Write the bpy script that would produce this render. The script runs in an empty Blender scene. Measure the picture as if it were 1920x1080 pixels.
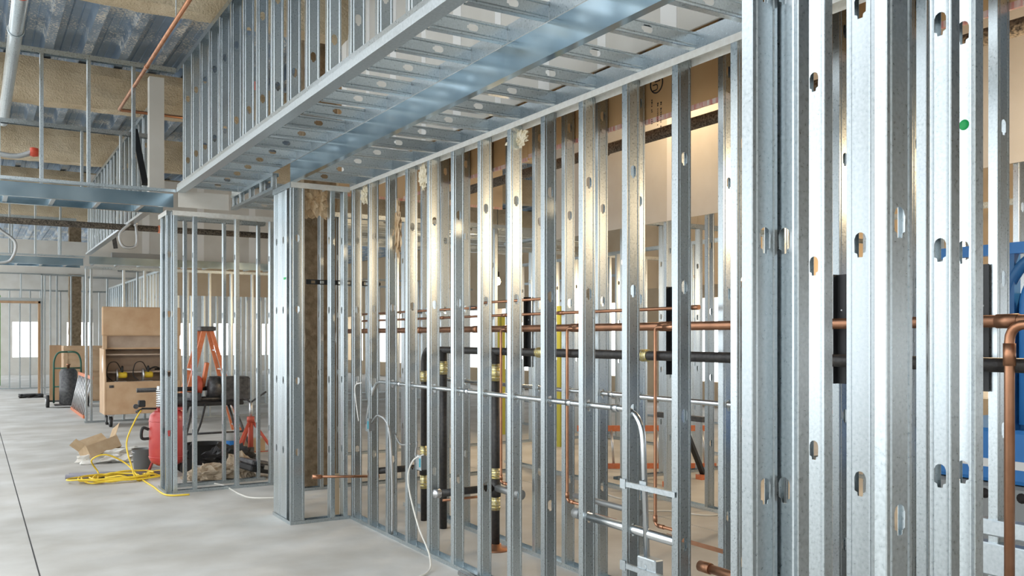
import bpy, bmesh, math, random
from mathutils import Vector, Matrix, noise
random.seed(7)
R = math.radians
scene = bpy.context.scene
COL = scene.collection

# ------------------------------------------------------------------ camera, sky, exposure
FPX, EYE, HOR, YAW = 1660.0, 1.715, 632.0, R(31.32)
cam_d = bpy.data.cameras.new('camera'); cam = bpy.data.objects.new('camera', cam_d); COL.objects.link(cam)
cam.location = (0, 0, EYE); cam.rotation_euler = (R(90), 0, -YAW)
cam_d.sensor_width = 36; cam_d.lens = 36 * FPX / 1920; cam_d.shift_y = (HOR - 540) / 1920
cam_d.clip_start = 0.05; cam_d.clip_end = 300
scene.camera = cam
world = bpy.data.worlds.new('overcast_sky'); scene.world = world; world.use_nodes = True
bg = world.node_tree.nodes['Background']
bg.inputs[0].default_value = (0.92, 0.965, 1.0, 1); bg.inputs[1].default_value = 3.3
scene.view_settings.view_transform = 'Standard'; scene.view_settings.look = 'None'
scene.view_settings.exposure = 0.0; scene.view_settings.gamma = 1; scene.view_settings.use_curve_mapping = False

# ------------------------------------------------------------------ surveying helpers: a sight line met with a real plane
SN, CS = math.sin(YAW), math.cos(YAW)
def ray(px, py):
    u = (px - 960) / FPX; v = (HOR - py) / FPX
    return Vector((SN + CS * u, CS - SN * u, v))
O = Vector((0, 0, EYE))
def onX(px, py, X): d = ray(px, py); return O + d * (X / d.x)
def onY(px, py, Y): d = ray(px, py); return O + d * (Y / d.y)
def onZ(px, py, Z=0.0): d = ray(px, py); return O + d * ((Z - EYE) / d.z)

# ------------------------------------------------------------------ materials
M = {}
def mat(name, col, rough=.5, metal=0., nscale=None, col2=None, bump=0., bscale=None, rough2=None, vary=0., emit=None, estr=0, trans=0., tex='noise', stretch=None, alpha=1.0, detail=4.0, bdist=.01):
    m = bpy.data.materials.new(name); m.use_nodes = True
    nt = m.node_tree; N = nt.nodes; L = nt.links; b = N['Principled BSDF']
    b.inputs['Base Color'].default_value = (*col, 1); b.inputs['Roughness'].default_value = rough; b.inputs['Metallic'].default_value = metal
    if trans: b.inputs['Transmission Weight'].default_value = trans
    if emit: b.inputs['Emission Color'].default_value = (*emit, 1); b.inputs['Emission Strength'].default_value = estr
    if nscale or bump or vary:
        tc = N.new('ShaderNodeTexCoord'); out = tc.outputs['Object']
        if stretch:
            mp = N.new('ShaderNodeMapping'); mp.inputs['Scale'].default_value = stretch; L.new(out, mp.inputs['Vector']); out = mp.outputs[0]
    if nscale:
        if tex == 'voronoi':
            t = N.new('ShaderNodeTexVoronoi'); t.inputs['Scale'].default_value = nscale; fac = t.outputs['Color']
            sp = N.new('ShaderNodeSeparateColor'); L.new(fac, sp.inputs[0]); fac = sp.outputs[0]
        else:
            t = N.new('ShaderNodeTexNoise'); t.inputs['Scale'].default_value = nscale; t.inputs['Detail'].default_value = detail
            mr = N.new('ShaderNodeMapRange'); mr.inputs[1].default_value = .3; mr.inputs[2].default_value = .7; L.new(t.outputs['Fac'], mr.inputs[0]); fac = mr.outputs[0]
        L.new(out, t.inputs['Vector'])
        if col2:
            mx = N.new('ShaderNodeMix'); mx.data_type = 'RGBA'; L.new(fac, mx.inputs[0])
            mx.inputs[6].default_value = (*col, 1); mx.inputs[7].default_value = (*col2, 1); cur = mx.outputs[2]
        else: cur = None
        if rough2 is not None:
            r_ = N.new('ShaderNodeMapRange'); r_.inputs[3].default_value = rough; r_.inputs[4].default_value = rough2; L.new(fac, r_.inputs[0]); L.new(r_.outputs[0], b.inputs['Roughness'])
    else: cur = None
    if vary:
        oi = N.new('ShaderNodeObjectInfo'); hs = N.new('ShaderNodeHueSaturation')
        mr = N.new('ShaderNodeMapRange'); mr.inputs[3].default_value = 1 - vary; mr.inputs[4].default_value = 1 + vary * .4
        L.new(oi.outputs['Random'], mr.inputs[0]); L.new(mr.outputs[0], hs.inputs['Value'])
        if cur: L.new(cur, hs.inputs['Color'])
        else: hs.inputs['Color'].default_value = (*col, 1)
        cur = hs.outputs[0]
    if cur: L.new(cur, b.inputs['Base Color'])
    if bump:
        t2 = N.new('ShaderNodeTexNoise'); t2.inputs['Scale'].default_value = bscale or 40; t2.inputs['Detail'].default_value = 3; L.new(out, t2.inputs['Vector'])
        bp = N.new('ShaderNodeBump'); bp.inputs['Strength'].default_value = bump; bp.inputs['Distance'].default_value = bdist; L.new(t2.outputs['Fac'], bp.inputs['Height']); L.new(bp.outputs[0], b.inputs['Normal'])
    M[name] = m; return m

mat('galv', (.50, .56, .59), .26, 1, 95, (.64, .70, .73), rough2=.36, vary=.28, detail=5)
mat('galv_bright', (.50, .56, .59), .34, 1, 60, (.64, .69, .72), rough2=.5, bump=.05, bscale=6)
mat('header_steel', (.36, .48, .56), .14, 1, 3, (.48, .60, .67), rough2=.24, bump=.07, bscale=3, detail=2)
mat('track_lit', (.80, .80, .76), .5, .35, 30, (.72, .70, .65))  # paler steel: light reflected by the tracks is put into the colour
mat('concrete', (.42, .40, .36), .6, 0, 1.3, (.63, .625, .60), rough2=.85, bump=.08, bscale=30, detail=9)
mat('joint', (.08, .08, .08), .9)
mat('deck_steel', (.22, .30, .40), .4, .8, 3, (.36, .45, .55), rough2=.55, detail=8)
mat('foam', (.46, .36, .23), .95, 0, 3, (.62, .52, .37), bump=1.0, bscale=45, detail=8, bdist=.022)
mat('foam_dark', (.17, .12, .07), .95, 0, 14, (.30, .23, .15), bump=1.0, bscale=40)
mat('drywall', (.68, .66, .61), .9, 0, 2, (.60, .57, .51))
mat('drywall_tape', (.82, .81, .78), .9)
mat('board_brown', (.52, .29, .12), .85, 0, 1.6, (.66, .42, .21), detail=3)
mat('board_tan', (.60, .46, .30), .85, 0, 2, (.66, .53, .37))
mat('tape_print', (.80, .74, .66), .7, 0, 26, (.62, .16, .12), stretch=(1, 1.4, .2))
mat('copper', (.58, .31, .19), .3, 1, 9, (.44, .21, .12), rough2=.42)
mat('copper_old', (.33, .17, .105), .36, 1, 9, (.48, .25, .15), rough2=.5)
mat('black_iron', (.030, .030, .032), .42, .3, 40, (.06, .055, .05), bump=.2, bscale=60)
mat('black_sprayed', (.02, .018, .018), 1, 0, 60, (.22, .19, .15), bump=.6, bscale=50, detail=6)
mat('coupling', (.70, .68, .60), .35, .9, 55, (.72, .58, .10), stretch=(1, 1, 3))
mat('emt', (.70, .73, .75), .25, 1)
mat('cast_grey', (.30, .31, .31), .45, .6)
mat('cable', (.74, .72, .66), .5)
mat('cable_white', (.82, .81, .78), .45)
mat('flex', (.46, .47, .47), .3, .9, bump=.6, bscale=180)
mat('red_fitting', (.62, .08, .04), .45)
mat('teal', (.02, .30, .38), .4)
mat('insul', (.40, .25, .12), 1, 0, 22, (.68, .52, .34), bump=1, bscale=40, stretch=(1, 1, .35))
mat('insul_pale', (.72, .62, .42), 1, 0, 22, (.82, .76, .62), bump=1, bscale=40)
mat('wood', (.36, .22, .12), .7, 0, 6, (.48, .31, .18), stretch=(1, 1, .12))
mat('gang_tan', (.48, .30, .17), .5, .1, 3.2, (.62, .44, .28), rough2=.7, detail=8)
mat('gang_inside', (.40, .31, .24), .6, .1, 5, (.50, .40, .32), detail=8)
mat('comp_red', (.48, .045, .045), .32, 0, 6, (.56, .09, .08))
mat('tool_red', (.55, .10, .06), .45)
mat('orange', (.62, .17, .06), .45, 0, 20, (.70, .24, .12))
mat('rubber', (.02, .02, .02), .6)
mat('machine', (.05, .05, .055), .45, .4, 20, (.12, .12, .12))
mat('silver', (.62, .63, .64), .35, .9)
mat('white', (.82, .82, .80), .5)
mat('yellow', (.86, .62, .05), .4)
mat('cardboard', (.44, .31, .18), .9, 0, 8, (.52, .38, .24))
mat('plastic_bag', (.78, .77, .73), .35, 0, 8, (.66, .63, .57))
mat('rag', (.42, .32, .22), .95, 0, 9, (.60, .50, .38), bump=.6, bscale=30)
mat('pvc_grey', (.22, .21, .24), .5)
mat('dark_green', (.03, .12, .08), .45)
mat('green', (.12, .42, .05), .6)
mat('paint_green', (.0, .42, .10), .5)
mat('olive', (.42, .42, .06), .6)
mat('blue', (.02, .11, .30), .38, 0, 7, (.03, .16, .38), detail=8)
mat('blue_bright', (.03, .20, .55), .4)
mat('ink', (.02, .015, .015), .7)
mat('bulb', (1, .8, .5), .4, emit=(1, .72, .36), estr=40)
mat('plate_black', (.018, .019, .02), .4, .2)

def overspray(name, col):                                         # specks of stray foam on the deck
    nt = M[name].node_tree; N = nt.nodes; L = nt.links; b = N['Principled BSDF']; src = b.inputs['Base Color'].links[0].from_socket
    tc = N.new('ShaderNodeTexCoord'); a = N.new('ShaderNodeTexNoise'); a.inputs['Scale'].default_value = 34; a.inputs['Detail'].default_value = 6; c = N.new('ShaderNodeTexNoise'); c.inputs['Scale'].default_value = 1.1
    L.new(tc.outputs['Object'], a.inputs['Vector']); L.new(tc.outputs['Object'], c.inputs['Vector'])
    ml = N.new('ShaderNodeMath'); ml.operation = 'MULTIPLY'; L.new(a.outputs['Fac'], ml.inputs[0]); L.new(c.outputs['Fac'], ml.inputs[1])
    mr = N.new('ShaderNodeMapRange'); mr.inputs[1].default_value = .285; mr.inputs[2].default_value = .33; L.new(ml.outputs[0], mr.inputs[0])
    mx = N.new('ShaderNodeMix'); mx.data_type = 'RGBA'; L.new(mr.outputs[0], mx.inputs[0]); L.new(src, mx.inputs[6]); mx.inputs[7].default_value = (*col, 1); L.new(mx.outputs[2], b.inputs['Base Color'])
    mm = N.new('ShaderNodeMapRange'); mm.inputs[3].default_value = .8; mm.inputs[4].default_value = 0; L.new(mr.outputs[0], mm.inputs[0]); L.new(mm.outputs[0], b.inputs['Metallic'])
overspray('deck_steel', (.66, .64, .58))

# ------------------------------------------------------------------ mesh builder
class MB:
    def __init__(s): s.v = []; s.f = []; s.sm = []
    def add(s, vs, fs, smooth=False):
        o = len(s.v); s.v += [Vector(p) for p in vs]; s.f += [tuple(i + o for i in f) for f in fs]; s.sm += [smooth] * len(fs); return s
    def box(s, x0, x1, y0, y1, z0, z1, mtx=None):
        vs = [Vector(p) for p in ((x0,y0,z0),(x1,y0,z0),(x1,y1,z0),(x0,y1,z0),(x0,y0,z1),(x1,y0,z1),(x1,y1,z1),(x0,y1,z1))]
        if mtx is not None: vs = [mtx @ p for p in vs]
        return s.add(vs, [(0,3,2,1),(4,5,6,7),(0,1,5,4),(1,2,6,5),(2,3,7,6),(3,0,4,7)])
    def cbox(s, x0, x1, y0, y1, z0, z1, c=.01, mtx=None):          # box with chamfered vertical and top edges
        def ring(z, i): return [(x0+i+c,y0+i,z),(x1-i-c,y0+i,z),(x1-i,y0+i+c,z),(x1-i,y1-i-c,z),(x1-i-c,y1-i,z),(x0+i+c,y1-i,z),(x0+i,y1-i-c,z),(x0+i,y0+i+c,z)]
        return s.loft([ring(z0, c*.6), ring(z0 + c, 0), ring(z1 - c, 0), ring(z1, c*.6)], mtx)
    def loft(s, rings, mtx=None, smooth=False, cap=True):
        n = len(rings[0]); vs = [Vector(p) for r in rings for p in r]
        if mtx is not None: vs = [mtx @ p for p in vs]
        fs = []
        for k in range(len(rings) - 1):
            for i in range(n):
                j = (i + 1) % n; fs.append((k*n+i, k*n+j, (k+1)*n+j, (k+1)*n+i))
        o = len(s.v); s.add(vs, fs, smooth)
        if cap:
            s.f += [tuple(o + i for i in reversed(range(n))), tuple(o + (len(rings)-1)*n + i for i in range(n))]; s.sm += [False, False]
        return s
    def bar(s, a, b, w, h, up=(0, 0, 1)):                          # rectangular bar between two points
        a, b = Vector(a), Vector(b); d = (b - a).normalized(); up = Vector(up)
        if abs(d.dot(up)) > .98: up = Vector((0, 1, 0))
        r = d.cross(up).normalized(); u = r.cross(d)
        q = lambda p: [p + r*w/2 + u*h/2, p - r*w/2 + u*h/2, p - r*w/2 - u*h/2, p + r*w/2 - u*h/2]
        return s.loft([q(a), q(b)])
    def tube(s, pts, r, n=10, smooth=True, cap=True):
        pts = [Vector(p) for p in pts]; rs = r if isinstance(r, (list, tuple)) else [r] * len(pts)
        t0 = (pts[1] - pts[0]).normalized(); ref = Vector((0, 0, 1)) if abs(t0.z) < .9 else Vector((1, 0, 0))
        nrm = t0.cross(ref).normalized(); rings = []
        for i, p in enumerate(pts):
            t = ((pts[min(i+1, len(pts)-1)] - pts[max(i-1, 0)])).normalized()
            nrm = (nrm - t * nrm.dot(t)).normalized(); bn = t.cross(nrm)
            rings.append([p + (nrm * math.cos(a) + bn * math.sin(a)) * rs[i] for a in (2*math.pi*k/n for k in range(n))])
        return s.loft(rings, smooth=smooth, cap=cap)
    def cyl(s, a, b, r, n=14, r2=None): return s.tube([a, b], [r, r if r2 is None else r2], n)
    def lathe(s, prof, c, n=20, axis=None, smooth=True):           # profile of (radius, height)
        rot = Vector((0, 0, 1)).rotation_difference(Vector(axis)).to_matrix() if axis else Matrix.Identity(3)
        c = Vector(c)
        return s.loft([[c + rot @ Vector((max(r, 1e-4)*math.cos(2*math.pi*k/n), max(r, 1e-4)*math.sin(2*math.pi*k/n), z)) for k in range(n)] for r, z in prof], smooth=smooth)
    def torus(s, c, R_, r, axis=(0,0,1), n=24, m=8):
        rot = Vector((0, 0, 1)).rotation_difference(Vector(axis)).to_matrix(); c = Vector(c)
        vs = []; fs = []
        for i in range(n):
            a = 2*math.pi*i/n
            for j in range(m):
                b = 2*math.pi*j/m; vs.append(c + rot @ Vector(((R_ + r*math.cos(b))*math.cos(a), (R_ + r*math.cos(b))*math.sin(a), r*math.sin(b))))
                fs.append((i*m+j, ((i+1) % n)*m+j, ((i+1) % n)*m+(j+1) % m, i*m+(j+1) % m))
        return s.add(vs, fs, True)
    def blob(s, c, rx, ry, rz, seed=0, amp=.3, freq=2.2, sub=3, floor=None):
        bm = bmesh.new(); bmesh.ops.create_icosphere(bm, subdivisions=sub, radius=1)
        vs = []
        for v in bm.verts:
            k = 1 + amp * (noise.noise(v.co * freq + Vector((seed * 7.3, seed, 0))) + .5 * noise.noise(v.co * freq * 2.7 + Vector((seed, 3, 1))))
            p = Vector((c[0] + v.co.x*rx*k, c[1] + v.co.y*ry*k, c[2] + v.co.z*rz*k))
            if floor is not None: p.z = max(p.z, floor)
            vs.append(p)
        bm.verts.ensure_lookup_table(); fs = [tuple(v.index for v in f.verts) for f in bm.faces]; bm.free()
        return s.add(vs, fs, False)
    def mesh(s, name, off=(0, 0, 0)):
        me = bpy.data.meshes.new(name); off = Vector(off)
        me.from_pydata([v - off for v in s.v], [], s.f)
        me.polygons.foreach_set('use_smooth', s.sm); me.update(); return me

def spline(pts, k=6):
    pts = [Vector(p) for p in pts]; out = []
    for i in range(len(pts) - 1):
        p0, p1, p2, p3 = pts[max(i-1, 0)], pts[i], pts[i+1], pts[min(i+2, len(pts)-1)]
        for j in range(k):
            t = j / k
            out.append(.5*((2*p1) + (p2-p0)*t + (2*p0-5*p1+4*p2-p3)*t*t + (3*p1-p0-3*p2+p3)*t**3))
    return out + [pts[-1]]
def elbowed(pts, r, k=5):                                          # polyline with rounded corners
    pts = [Vector(p) for p in pts]; out = [pts[0]]
    for i in range(1, len(pts) - 1):
        a, b, c = pts[i-1], pts[i], pts[i+1]; d1 = (a - b).normalized(); d2 = (c - b).normalized()
        q = min(r, (a-b).length*.49, (c-b).length*.49)
        for j in range(k + 1):
            t = j / k; out.append((b + d1*q)*(1-t)**2 + b*2*t*(1-t) + (b + d2*q)*t*t)
    return out + [pts[-1]]

def link(name, me, m, parent=None, loc=(0, 0, 0), rot=None):
    o = bpy.data.objects.new(name, me); COL.objects.link(o)
    if me is not None and m is not None and not me.materials: me.materials.append(M[m])
    loc = Vector(loc)
    if parent is not None:
        o.parent = parent; loc = loc - gloc(parent)
    o.location = loc
    if rot is not None: o.rotation_euler = rot
    return o
def gloc(o):
    v = Vector((0, 0, 0))
    while o is not None: v = v + o.location; o = o.parent
    return v
def tag(o, label=None, cat=None, group=None, kind=None):
    if label: o['label'] = label
    if cat: o['category'] = cat
    if group: o['group'] = group
    if kind: o['kind'] = kind
    return o
def thing(name, loc, label, cat, group=None, kind=None):
    o = bpy.data.objects.new(name, None); COL.objects.link(o); o.location = loc; o.empty_display_size = .1
    return tag(o, label, cat, group, kind)
def part(name, mb, m, parent, label=None, kind=None):              # mb is in world coordinates
    c = gloc(parent); o = link(name, mb.mesh(name, c), m, parent, c)
    return tag(o, label, None, None, kind)
def single(name, mb, m, label, cat, group=None, kind=None):
    lo = Vector([min(v[i] for v in mb.v) for i in range(3)]); hi = Vector([max(v[i] for v in mb.v) for i in range(3)])
    c = Vector(((lo.x+hi.x)/2, (lo.y+hi.y)/2, lo.z))
    return tag(link(name, mb.mesh(name, c), m, None, c), label, cat, group, kind)

# ------------------------------------------------------------------ sheet steel sections
T = .0014
def offset_path(p, t):
    out = []
    for i, q in enumerate(p):
        a = p[max(i-1, 0)]; b = p[min(i+1, len(p)-1)]
        n1 = Vector((-(q[1]-a[1]), q[0]-a[0])); n2 = Vector((-(b[1]-q[1]), b[0]-q[0]))
        if n1.length < 1e-9: n1 = n2
        if n2.length < 1e-9: n2 = n1
        n1.normalize(); n2.normalize(); m_ = n1 + n2; m_ = m_ / max(.35, m_.dot(n1))
        out.append((q[0] + m_.x*t, q[1] + m_.y*t))
    return out
def sheet(path, length, t=T):
    """open section in (x, y), extruded along z"""
    q = offset_path(path, t); loop = list(path) + list(reversed(q)); n = len(loop)
    mb = MB(); mb.add([(x, y, z) for z in (0, length) for x, y in loop],
        [(i, (i+1) % n, n + (i+1) % n, n + i) for i in range(n)]); k = len(path)
    for i in range(k - 1):
        mb.f += [(i, n-1-i, n-2-i, i+1), (n+i, n+i+1, n+n-2-i, n+n-1-i)]; mb.sm += [False, False]
    return mb
def c_section(w, fl, lip=.011):
    r = .0022
    g = lambda a: [(a*w - .004, 0), (a*w, .0024), (a*w + .004, 0)]
    left = [(lip, fl), (0, fl), (0, r), (r, 0)] + g(.17)
    return left, [(w - x, y) for x, y in reversed(left)]
HOLE = [(0, -.034), (-.008, -.034), (-.0095, -.024), (-.018, -.020), (-.019, .016), (-.014, .028), (-.006, .033), (0, .034)]
_stud = {}
def stud_mesh(length, w=.092, fl=.041, z0=0.0, hole0=.008, pitch=.653, holes=True):
    key = (round(length, 3), w, fl, round((z0 - hole0) % pitch, 3) if holes else None)
    if key in _stud: return _stud[key]
    left, right = c_section(w, fl)
    mb = MB()
    for p in (left, right):
        b = sheet(p, length); mb.add(b.v, b.f)
    aL, aR, ac = left[-1][0], right[0][0], w / 2
    zs = []
    if holes:
        k = math.ceil((z0 - hole0 + .12) / pitch)
        while hole0 + k*pitch - z0 < length - .12: zs.append(hole0 + k*pitch - z0); k += 1
    cur = 0.0
    def quad(za, zb):
        for y, flip in ((0, 0), (T, 1)):
            f = (0, 1, 2, 3) if not flip else (3, 2, 1, 0)
            mb.add([(aL, y, za), (aR, y, za), (aR, y, zb), (aL, y, zb)], [f])
    for zc in zs:
        quad(cur, zc - .05)
        for sx in (1, -1):
            edge = aL if sx == 1 else aR
            h = [(ac + sx*x, zc + z) for x, z in HOLE]
            poly = [(edge, zc - .05), (ac, zc - .05)] + h + [(ac, zc + .05), (edge, zc + .05)]
            if sx == -1: poly.reverse()
            n = len(poly)
            mb.add([(x, 0, z) for x, z in poly], [tuple(range(n))]); mb.add([(x, T, z) for x, z in poly], [tuple(reversed(range(n)))])
            for i in range(len(h) - 1):
                (x0, a), (x1, b) = h[i], h[i+1]
                mb.add([(x0, 0, a), (x1, 0, b), (x1, T, b), (x0, T, a)], [(0, 1, 2, 3)])
        cur = zc + .05
    quad(cur, length)
    me = mb.mesh('stud'); _stud[key] = me; me.materials.append(M['galv']); return me

RM90 = (0, 0, R(-90))
def stud_y(parent, x, y, z0, z1, w=.092, fl=.041, hole0=.008, name='stud'):     # web faces -Y, spans x..x+w
    return link(name, stud_mesh(z1 - z0, w, fl, z0, hole0), None, parent, (x, y, z0))
def stud_x(parent, x, y, z0, z1, w=.092, fl=.041, hole0=.008, name='stud'):     # web faces -X, spans y..y+w
    return link(name, stud_mesh(z1 - z0, w, fl, z0, hole0), None, parent, (x, y + w, z0), RM90)
JX = Matrix(((0, 0, 1), (0, 1, 0), (-1, 0, 0))).to_euler()
JY = Matrix(((0, 1, 0), (0, 0, -1), (-1, 0, 0))).to_euler()
def joist_x(parent, x0, x1, y, zb, w=.092, fl=.041, name='joist', hole0=.25):
    return link(name, stud_mesh(x1 - x0, w, fl, 0, hole0, .653), None, parent, (x0, y, zb + w), JX)
def joist_y(parent, x, y0, y1, zb, w=.092, fl=.041, name='joist', hole0=.3):
    return link(name, stud_mesh(y1 - y0, w, fl, 0, hole0, .653), None, parent, (x, y1, zb + w), JY)
def track(name, parent, axis, fixed, a0, a1, z, w=.096, leg=.032, up=True, m='galv'):
    """U track along an axis; its web lies at height z, legs up or down"""
    path = [(0, leg), (0, 0), (w, 0), (w, leg)]
    if not up: path = [(x, -y) for x, y in path]
    b = sheet(path, a1 - a0)
    if axis == 'Y': vs = [(fixed - .002 + v.x, a0 + v.z, z + v.y) for v in b.v]
    else: vs = [(a0 + v.z, fixed - .002 + v.x, z + v.y) for v in b.v]
    mb = MB(); mb.add(vs, b.f); return part(name, mb, m, parent)
def frame_wall(name, label, axis, fixed, a0, a1, z0, z1, pos, w=.092, fl=.041, top=True, bottom=True, topleg=.05, topm='galv', hole0=.008, kind='structure'):
    loc = (fixed, a0, z0) if axis == 'Y' else (a0, fixed, z0)
    t = thing(name, loc, label, None if kind else 'framing', None, kind)
    if bottom: track('bottom_track', t, axis, fixed, a0, a1, z0, w + .004)
    if top: track('top_track', t, axis, fixed, a0, a1, z1, w + .004, topleg, False, topm)
    for p in pos:
        (stud_y(t, fixed, p, z0 + .002, z1 - .003, w, fl, hole0) if axis == 'Y' else stud_x(t, p, fixed, z0 + .002, z1 - .003, w, fl, hole0))
    return t
def rng(a, b, s):
    out = []; x = a
    while x <= b + 1e-6: out.append(x); x += s
    return out

# ================================================================== THE SETTING
ZT, ZB, ZU, ZD = 3.13, 3.30, 4.66, 5.26          # wall top, outer soffit, bulkhead top, roof deck
fl_ = thing('floor', (0, 0, 0), 'pale grey concrete floor slab with sawn joints', None, None, 'structure')
for x0, x1 in ((-6.5, .403), (.415, 5.6), (5.612, 17)):
    part('slab', MB().box(x0, x1, -6, 46, -.15, 0), 'concrete', fl_)
part('joint_filler', MB().box(.403, .415, -6, 46, -.1, -.006), 'joint', fl_); part('joint_filler', MB().box(5.6, 5.612, -6, 46, -.1, -.006), 'joint', fl_)

ceil = thing('ceiling', (0, 0, ZD), 'ribbed steel roof deck overhead', None, None, 'structure')
def deck_panel(L):
    p = []
    for k in range(2):
        x = k * .42
        p += [(x, 0), (x+.10, 0), (x+.135, .12), (x+.20, .12), (x+.21, .108), (x+.22, .12), (x+.30, .12), (x+.31, .108), (x+.32, .12), (x+.385, .12)]
    p += [(.84, 0)]
    b = sheet(p, L); m_ = MB(); m_.add([(v.x, v.z, v.y) for v in b.v], b.f); me = m_.mesh('deck_panel'); me.materials.append(M['deck_steel']); return me
dp = deck_panel(51)
for k in range(28):                                # deck panels omitted out of view, an added gap to light the floor
    if 1 <= k <= 6: continue
    link('deck_panel', dp, None, ceil, (-6.4 + k*.84, -5, ZD))
def shell(name, label, axis, f, a0, a1, zs, zh, win, pier, m, thick=.25):
    t = thing(name, (f, a0, 0) if axis == 'Y' else (a0, f, 0), label, None, None, 'structure')
    def bx(u0, u1, z0, z1, nm): return part(nm, MB().box(f, f + thick, u0, u1, z0, z1) if axis == 'Y' else MB().box(u0, u1, f, f + thick, z0, z1), m, t)
    bx(a0, a1, 0, zs, 'sill_wall'); bx(a0, a1, zh, ZD + .13, 'head_wall'); u = a0
    while u < a1 - .01: bx(u, min(u + pier, a1), zs, zh, 'pier'); u += win + pier
    return t
shell('wall_left', 'outer wall with tall window openings along the left of the aisle', 'Y', -6.5, -5.2, 46, .5, 4.6, 3.4, .7, 'drywall')
shell('wall_rear', 'outer wall behind the camera with window openings', 'X', -5.2, -6.2, 17, .9, 2.1, 1.3, 2.2, 'drywall')
shell('wall_right', 'outer wall with bright window openings at the back of the rooms', 'Y', 15.6, -5.2, 46, .6, 2.7, 2.1, .8, 'board_tan')
shell('wall_back', 'outer wall with window openings at the far end', 'X', 45.7, -6.2, 16, .8, 2.4, 1.1, 1.1, 'drywall')

def foam_beam(Y, label, x0=-6.2, x1=15.5, hw=.17, zb=4.68):
    m_ = MB(); sec = []
    for a in range(14):
        t = a / 14 * 2 * math.pi; c, s_ = math.cos(t), math.sin(t)
        k = 1 / max(abs(c), abs(s_)) ** .82
        sec.append((c*k*hw, (s_*k*.5 + .5)*(ZD - .01 - zb)))
    rings = []
    n = int((x1 - x0) / .09)
    for i in range(n + 1):
        x = x0 + (x1 - x0)*i/n; r_ = []
        for y, z in sec:
            q = noise.noise(Vector((x*3, y*9 + Y, z*7)))*.022 + noise.noise(Vector((x*11, y*15 + Y, z*14)))*.010
            r_.append((x, Y + y*(1 + q*3.5), min(ZD - .002, zb + z*(1 - .0) + (q if z < .45 else 0))))
        rings.append(r_)
    m_.loft(rings); return single('foam_covered_beam', m_, 'foam', label, 'roof beam', 'foam sprayed roof beams')
foam_beam(8.55, 'tan foam sprayed roof beam nearest the camera at the top')
foam_beam(12.75, 'tan foam sprayed roof beam behind the nearest stud bulkhead')
foam_beam(16.9, 'tan foam sprayed roof beam, third back from the camera')
foam_beam(21.1, 'tan foam sprayed roof beam far down the aisle above the second bay')
foam_beam(25.3, 'tan foam sprayed roof beam farthest down the aisle')

# ---- main plumbing wall (front row)
YS = [3.02 + .4075*k - .041 for k in range(13)]
wm = frame_wall('wall_main', 'long open wall of upright galvanised steel studs with plumbing behind', 'Y', 3.04, 2.0, 7.93, 0, ZT, YS + [2.02], topleg=.036, topm='track_lit')
wm['kind'] = 'structure'
# back row of the chase
wc = frame_wall('wall_chase', 'second row of steel studs behind the copper pipes', 'Y', 3.75, 1.2, 8.3, 0, 5.2, rng(1.346, 8.2, .4065))
# brown board on the back row, above the soffit line
bb = thing('wall_board', (3.85, 1.2, 3.14), 'brown paper faced board fixed high behind the studs', None, None, 'structure')
for k in range(6):
    y0 = 1.2 + k*1.22; y1 = y0 + 1.214
    z0 = 3.14 + (.0, .015, .0, .03, .01, .02)[k]
    sh = part('board_sheet', MB().box(3.85, 3.863, y0, y1, z0, 5.2), 'board_brown', bb)
    part('edge_tape', MB().box(3.8485, 3.864, y0 + .002, y1 - .002, z0 - .002, z0 + .028), 'tape_print', bb, 'pale edge tape printed with red')
# upper drywall with taped joints, seen through the soffit joists
wu = thing('wall_upper', (3.2, 1.2, 3.32), 'off-white drywall with pale taped joints above the soffit', None, None, 'structure')
for k in range(6):
    y0 = 1.2 + k*1.22
    part('drywall_sheet', MB().box(3.2, 3.213, y0, y0 + 1.216, 3.32, 5.2), 'drywall', wu)
    part('joint_tape', MB().box(3.197, 3.2, y0 + 1.15, y0 + 1.28, 3.32, 5.2), 'drywall_tape', wu)
    part('joint_tape', MB().box(3.1975, 3.2, y0 + .55, y0 + .63, 3.32, 5.2), 'drywall_tape', wu)

# ---- wall return at the far end of the main wall and its end post
we = thing('wall_return', (2.47, 7.94, 0), 'narrow steel stud return at the far end of the main wall', None, None, 'structure')
track('bottom_track', we, 'X', 7.94, 2.47, 3.04, 0); track('top_track', we, 'X', 7.94, 2.47, 3.04, ZT, leg=.05, up=False, m='track_lit')
track('bottom_track', we, 'Y', 2.47, 7.94, 8.50, 0); track('top_track', we, 'Y', 2.47, 7.94, 8.5, ZT, leg=.05, up=False)
stud_y(we, 2.472, 7.945, .002, ZT - .003, .13)
for x in (2.85, 2.975): stud_x(we, x, 7.94, .002, ZT - .003)
for y in (8.08, 8.29): stud_x(we, 2.474, y, .002, ZT - .003, .2, .05)
part('paint_mark', MB().box(2.4715, 2.4735, 8.09, 8.16, 2.25, 2.27), 'paint_green', we, 'green paint mark')
frame_wall('wall_alcove', 'steel studs across the alcove behind the end post', 'X', 9.62, 2.95, 6.0, 0, ZT, [3.1, 3.33, 3.55, 3.95, 4.36, 4.77, 5.18, 5.6])

# ---- outer and inner soffits
so = thing('outer_soffit', (1.9, 2.2, ZB), 'wide outer soffit of steel joists along the upper stud bulkhead', 'soffit framing')
for k in range(-4, 15):
    y = 4.12 + .407*k - .02
    if y < 10.05: joist_x(so, 2.002, 2.464, y, ZB + .003, .092)
b = sheet([(.16, 0), (0, 0), (0, .05)], 10.18 - 2.2); m_ = MB(); m_.add([(1.9 + v.x*.55, 2.2 + v.z, ZB + v.y) for v in b.v], b.f); part('edge_track', m_, 'galv_bright', so)
part('wall_side_track', MB().box(2.466, 2.4685, 2.2, 10.08, ZB + .002, ZB + .10), 'galv', so)

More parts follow.
